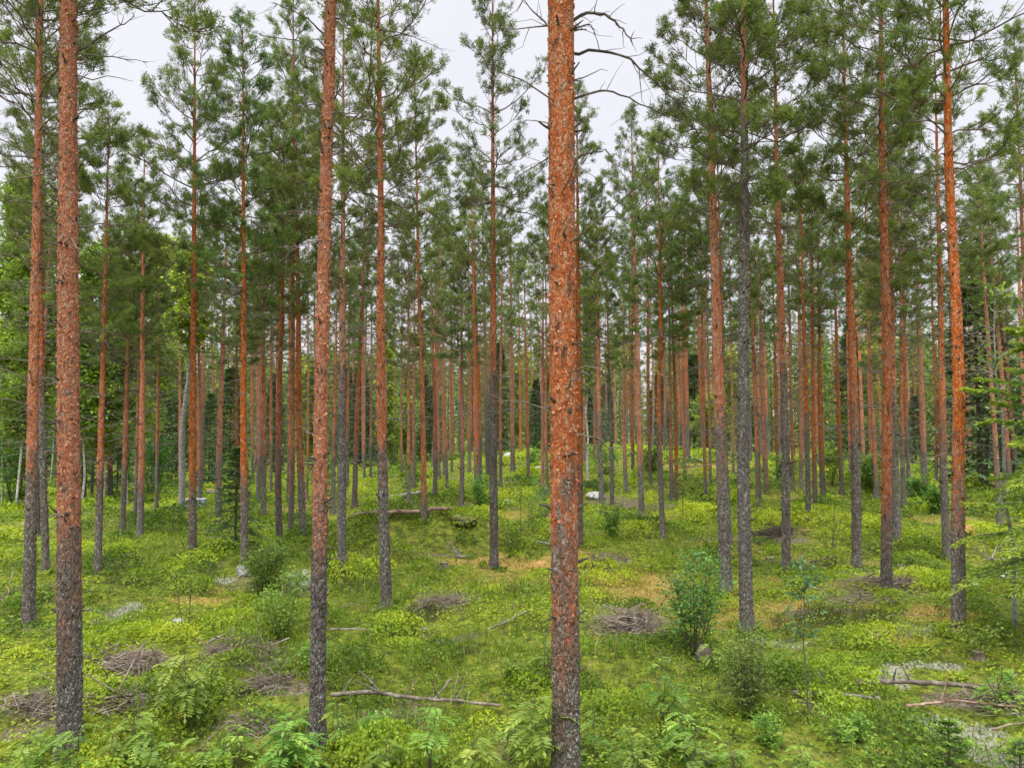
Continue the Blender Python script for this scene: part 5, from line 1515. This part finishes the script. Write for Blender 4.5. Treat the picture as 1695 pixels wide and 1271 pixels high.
# the pale white and blue box in the far greenery at left
def box_thing():
    q = ground(324, 838); d = q[1]; w = 29 * d / FP; h = 13 * d / FP
    t = thing('storage_box', tuple(q), 'low white and blue box in the greenery behind the tall straight left pine', 'box', None, .15)
    bm = bmesh.new(); bmesh.ops.create_cube(bm, size=1)
    for v in bm.verts: v.co = (v.co.x * w, v.co.y * w * .6, (v.co.z + .5) * h * .86)
    bmesh.ops.bevel(bm, geom=bm.edges[:], offset=.015, segments=2, affect='EDGES')
    me = bpy.data.meshes.new('body'); bm.to_mesh(me); bm.free(); me.materials.append(M['whitebox']); link('body', me, t)
    bm = bmesh.new(); bmesh.ops.create_cube(bm, size=1)
    for v in bm.verts: v.co = (v.co.x * w * 1.05, v.co.y * w * .65, v.co.z * h * .12 + h * .93)
    bmesh.ops.bevel(bm, geom=bm.edges[:], offset=.01, segments=2, affect='EDGES')
    me = bpy.data.meshes.new('lid'); bm.to_mesh(me); bm.free(); me.materials.append(M['whitebox']); link('lid', me, t)
    for zf in (.3, .58):
        bm = bmesh.new(); bmesh.ops.create_cube(bm, size=1)
        for v in bm.verts: v.co = (v.co.x * (w + .012), v.co.y * (w * .6 + .012), v.co.z * h * .1 + h * zf)
        me = bpy.data.meshes.new('band'); bm.to_mesh(me); bm.free(); me.materials.append(M['bluebox']); link('band', me, t)
box_thing()

# slim grey deciduous stem at the right edge
def slim_alder():
    b = ground(1680, 1040); d = b[1]
    shrub(1680, 1040, 560, 120, 'slim grey-stemmed alder with sparse leaves beside the edge spruce', 'alder tree', 'alder_tree', 'birchleaf', 640, 1, 260, .05, .55, 'aspenbark', None, .036, 40, .1)
slim_alder()

# ------------------------------------------------------------------ light, sky, camera
SUN_EL, SUN_AZ = math.radians(62), math.radians(200)
w = bpy.data.worlds.new('World'); SC.world = w; w.use_nodes = True
nt = w.node_tree; nt.nodes.clear(); t = NT(nt)
sky = t.n('ShaderNodeTexSky', sky_type='NISHITA'); sky.sun_disc = False; sky.sun_elevation = SUN_EL; sky.sun_rotation = SUN_AZ
sky.air_density = 1.0; sky.dust_density = 4.0
b1 = t.n('ShaderNodeBackground'); b1.inputs[1].default_value = 0.10; t.l(sky.outputs[0], b1.inputs[0])
# overcast cloud layer: brighter overhead than near the horizon
tc = t.n('ShaderNodeTexCoord'); sx = t.n('ShaderNodeSeparateXYZ'); t.l(tc.outputs['Generated'], sx.inputs[0])
elev = t.math('MAXIMUM', sx.outputs[2], 0.0)
cn = t.noise(tc.outputs['Generated'], 2.6, 4, .55)
col = t.mix(t.rng(cn, .35, .65), (.84, .84, .90), (.89, .885, .93))
stg = t.ramp(elev, [(0.0, .80), (0.25, .80), (0.5, .92), (1.0, 1.0)])
mul = t.n('ShaderNodeMapRange'); mul.inputs[1].default_value = .52; mul.inputs[2].default_value = 1.0; mul.inputs[3].default_value = .515; mul.inputs[4].default_value = 2.9
t.l(elev, mul.inputs[0])
b2 = t.n('ShaderNodeBackground'); t.l(col, b2.inputs[0]); t.l(mul.outputs[0], b2.inputs[1])
mx = t.n('ShaderNodeMixShader'); mx.inputs[0].default_value = .9
t.l(b1.outputs[0], mx.inputs[1]); t.l(b2.outputs[0], mx.inputs[2])
wo = t.n('ShaderNodeOutputWorld'); t.l(mx.outputs[0], wo.inputs[0])

sd = bpy.data.lights.new('Sun', 'SUN'); sd.energy = 1.5; sd.angle = math.radians(50); sd.color = (1, .97, .93)
so = bpy.data.objects.new('Sun', sd); C.objects.link(so)
dirv = Vector((math.sin(SUN_AZ) * math.cos(SUN_EL), math.cos(SUN_AZ) * math.cos(SUN_EL), math.sin(SUN_EL)))
so.rotation_euler = dirv.to_track_quat('Z', 'Y').to_euler(); so.location = (0, 0, 30)

cd = bpy.data.cameras.new('Camera'); cam = bpy.data.objects.new('Camera', cd); C.objects.link(cam)
cd.sensor_fit = 'HORIZONTAL'; cd.sensor_width = 36; cd.lens = 36 * FP / 1695
cd.clip_start = .05; cd.clip_end = 3000
cam.location = (0, 0, CAMZ); cam.rotation_euler = (math.pi / 2 + PITCH, 0, 0)
SC.camera = cam
SC.view_settings.view_transform = 'Standard'; SC.view_settings.look = 'None'
SC.view_settings.exposure = 1.1; SC.view_settings.gamma = 1
SC.cycles.max_bounces = 6; SC.cycles.diffuse_bounces = 4; SC.cycles.transmission_bounces = 3
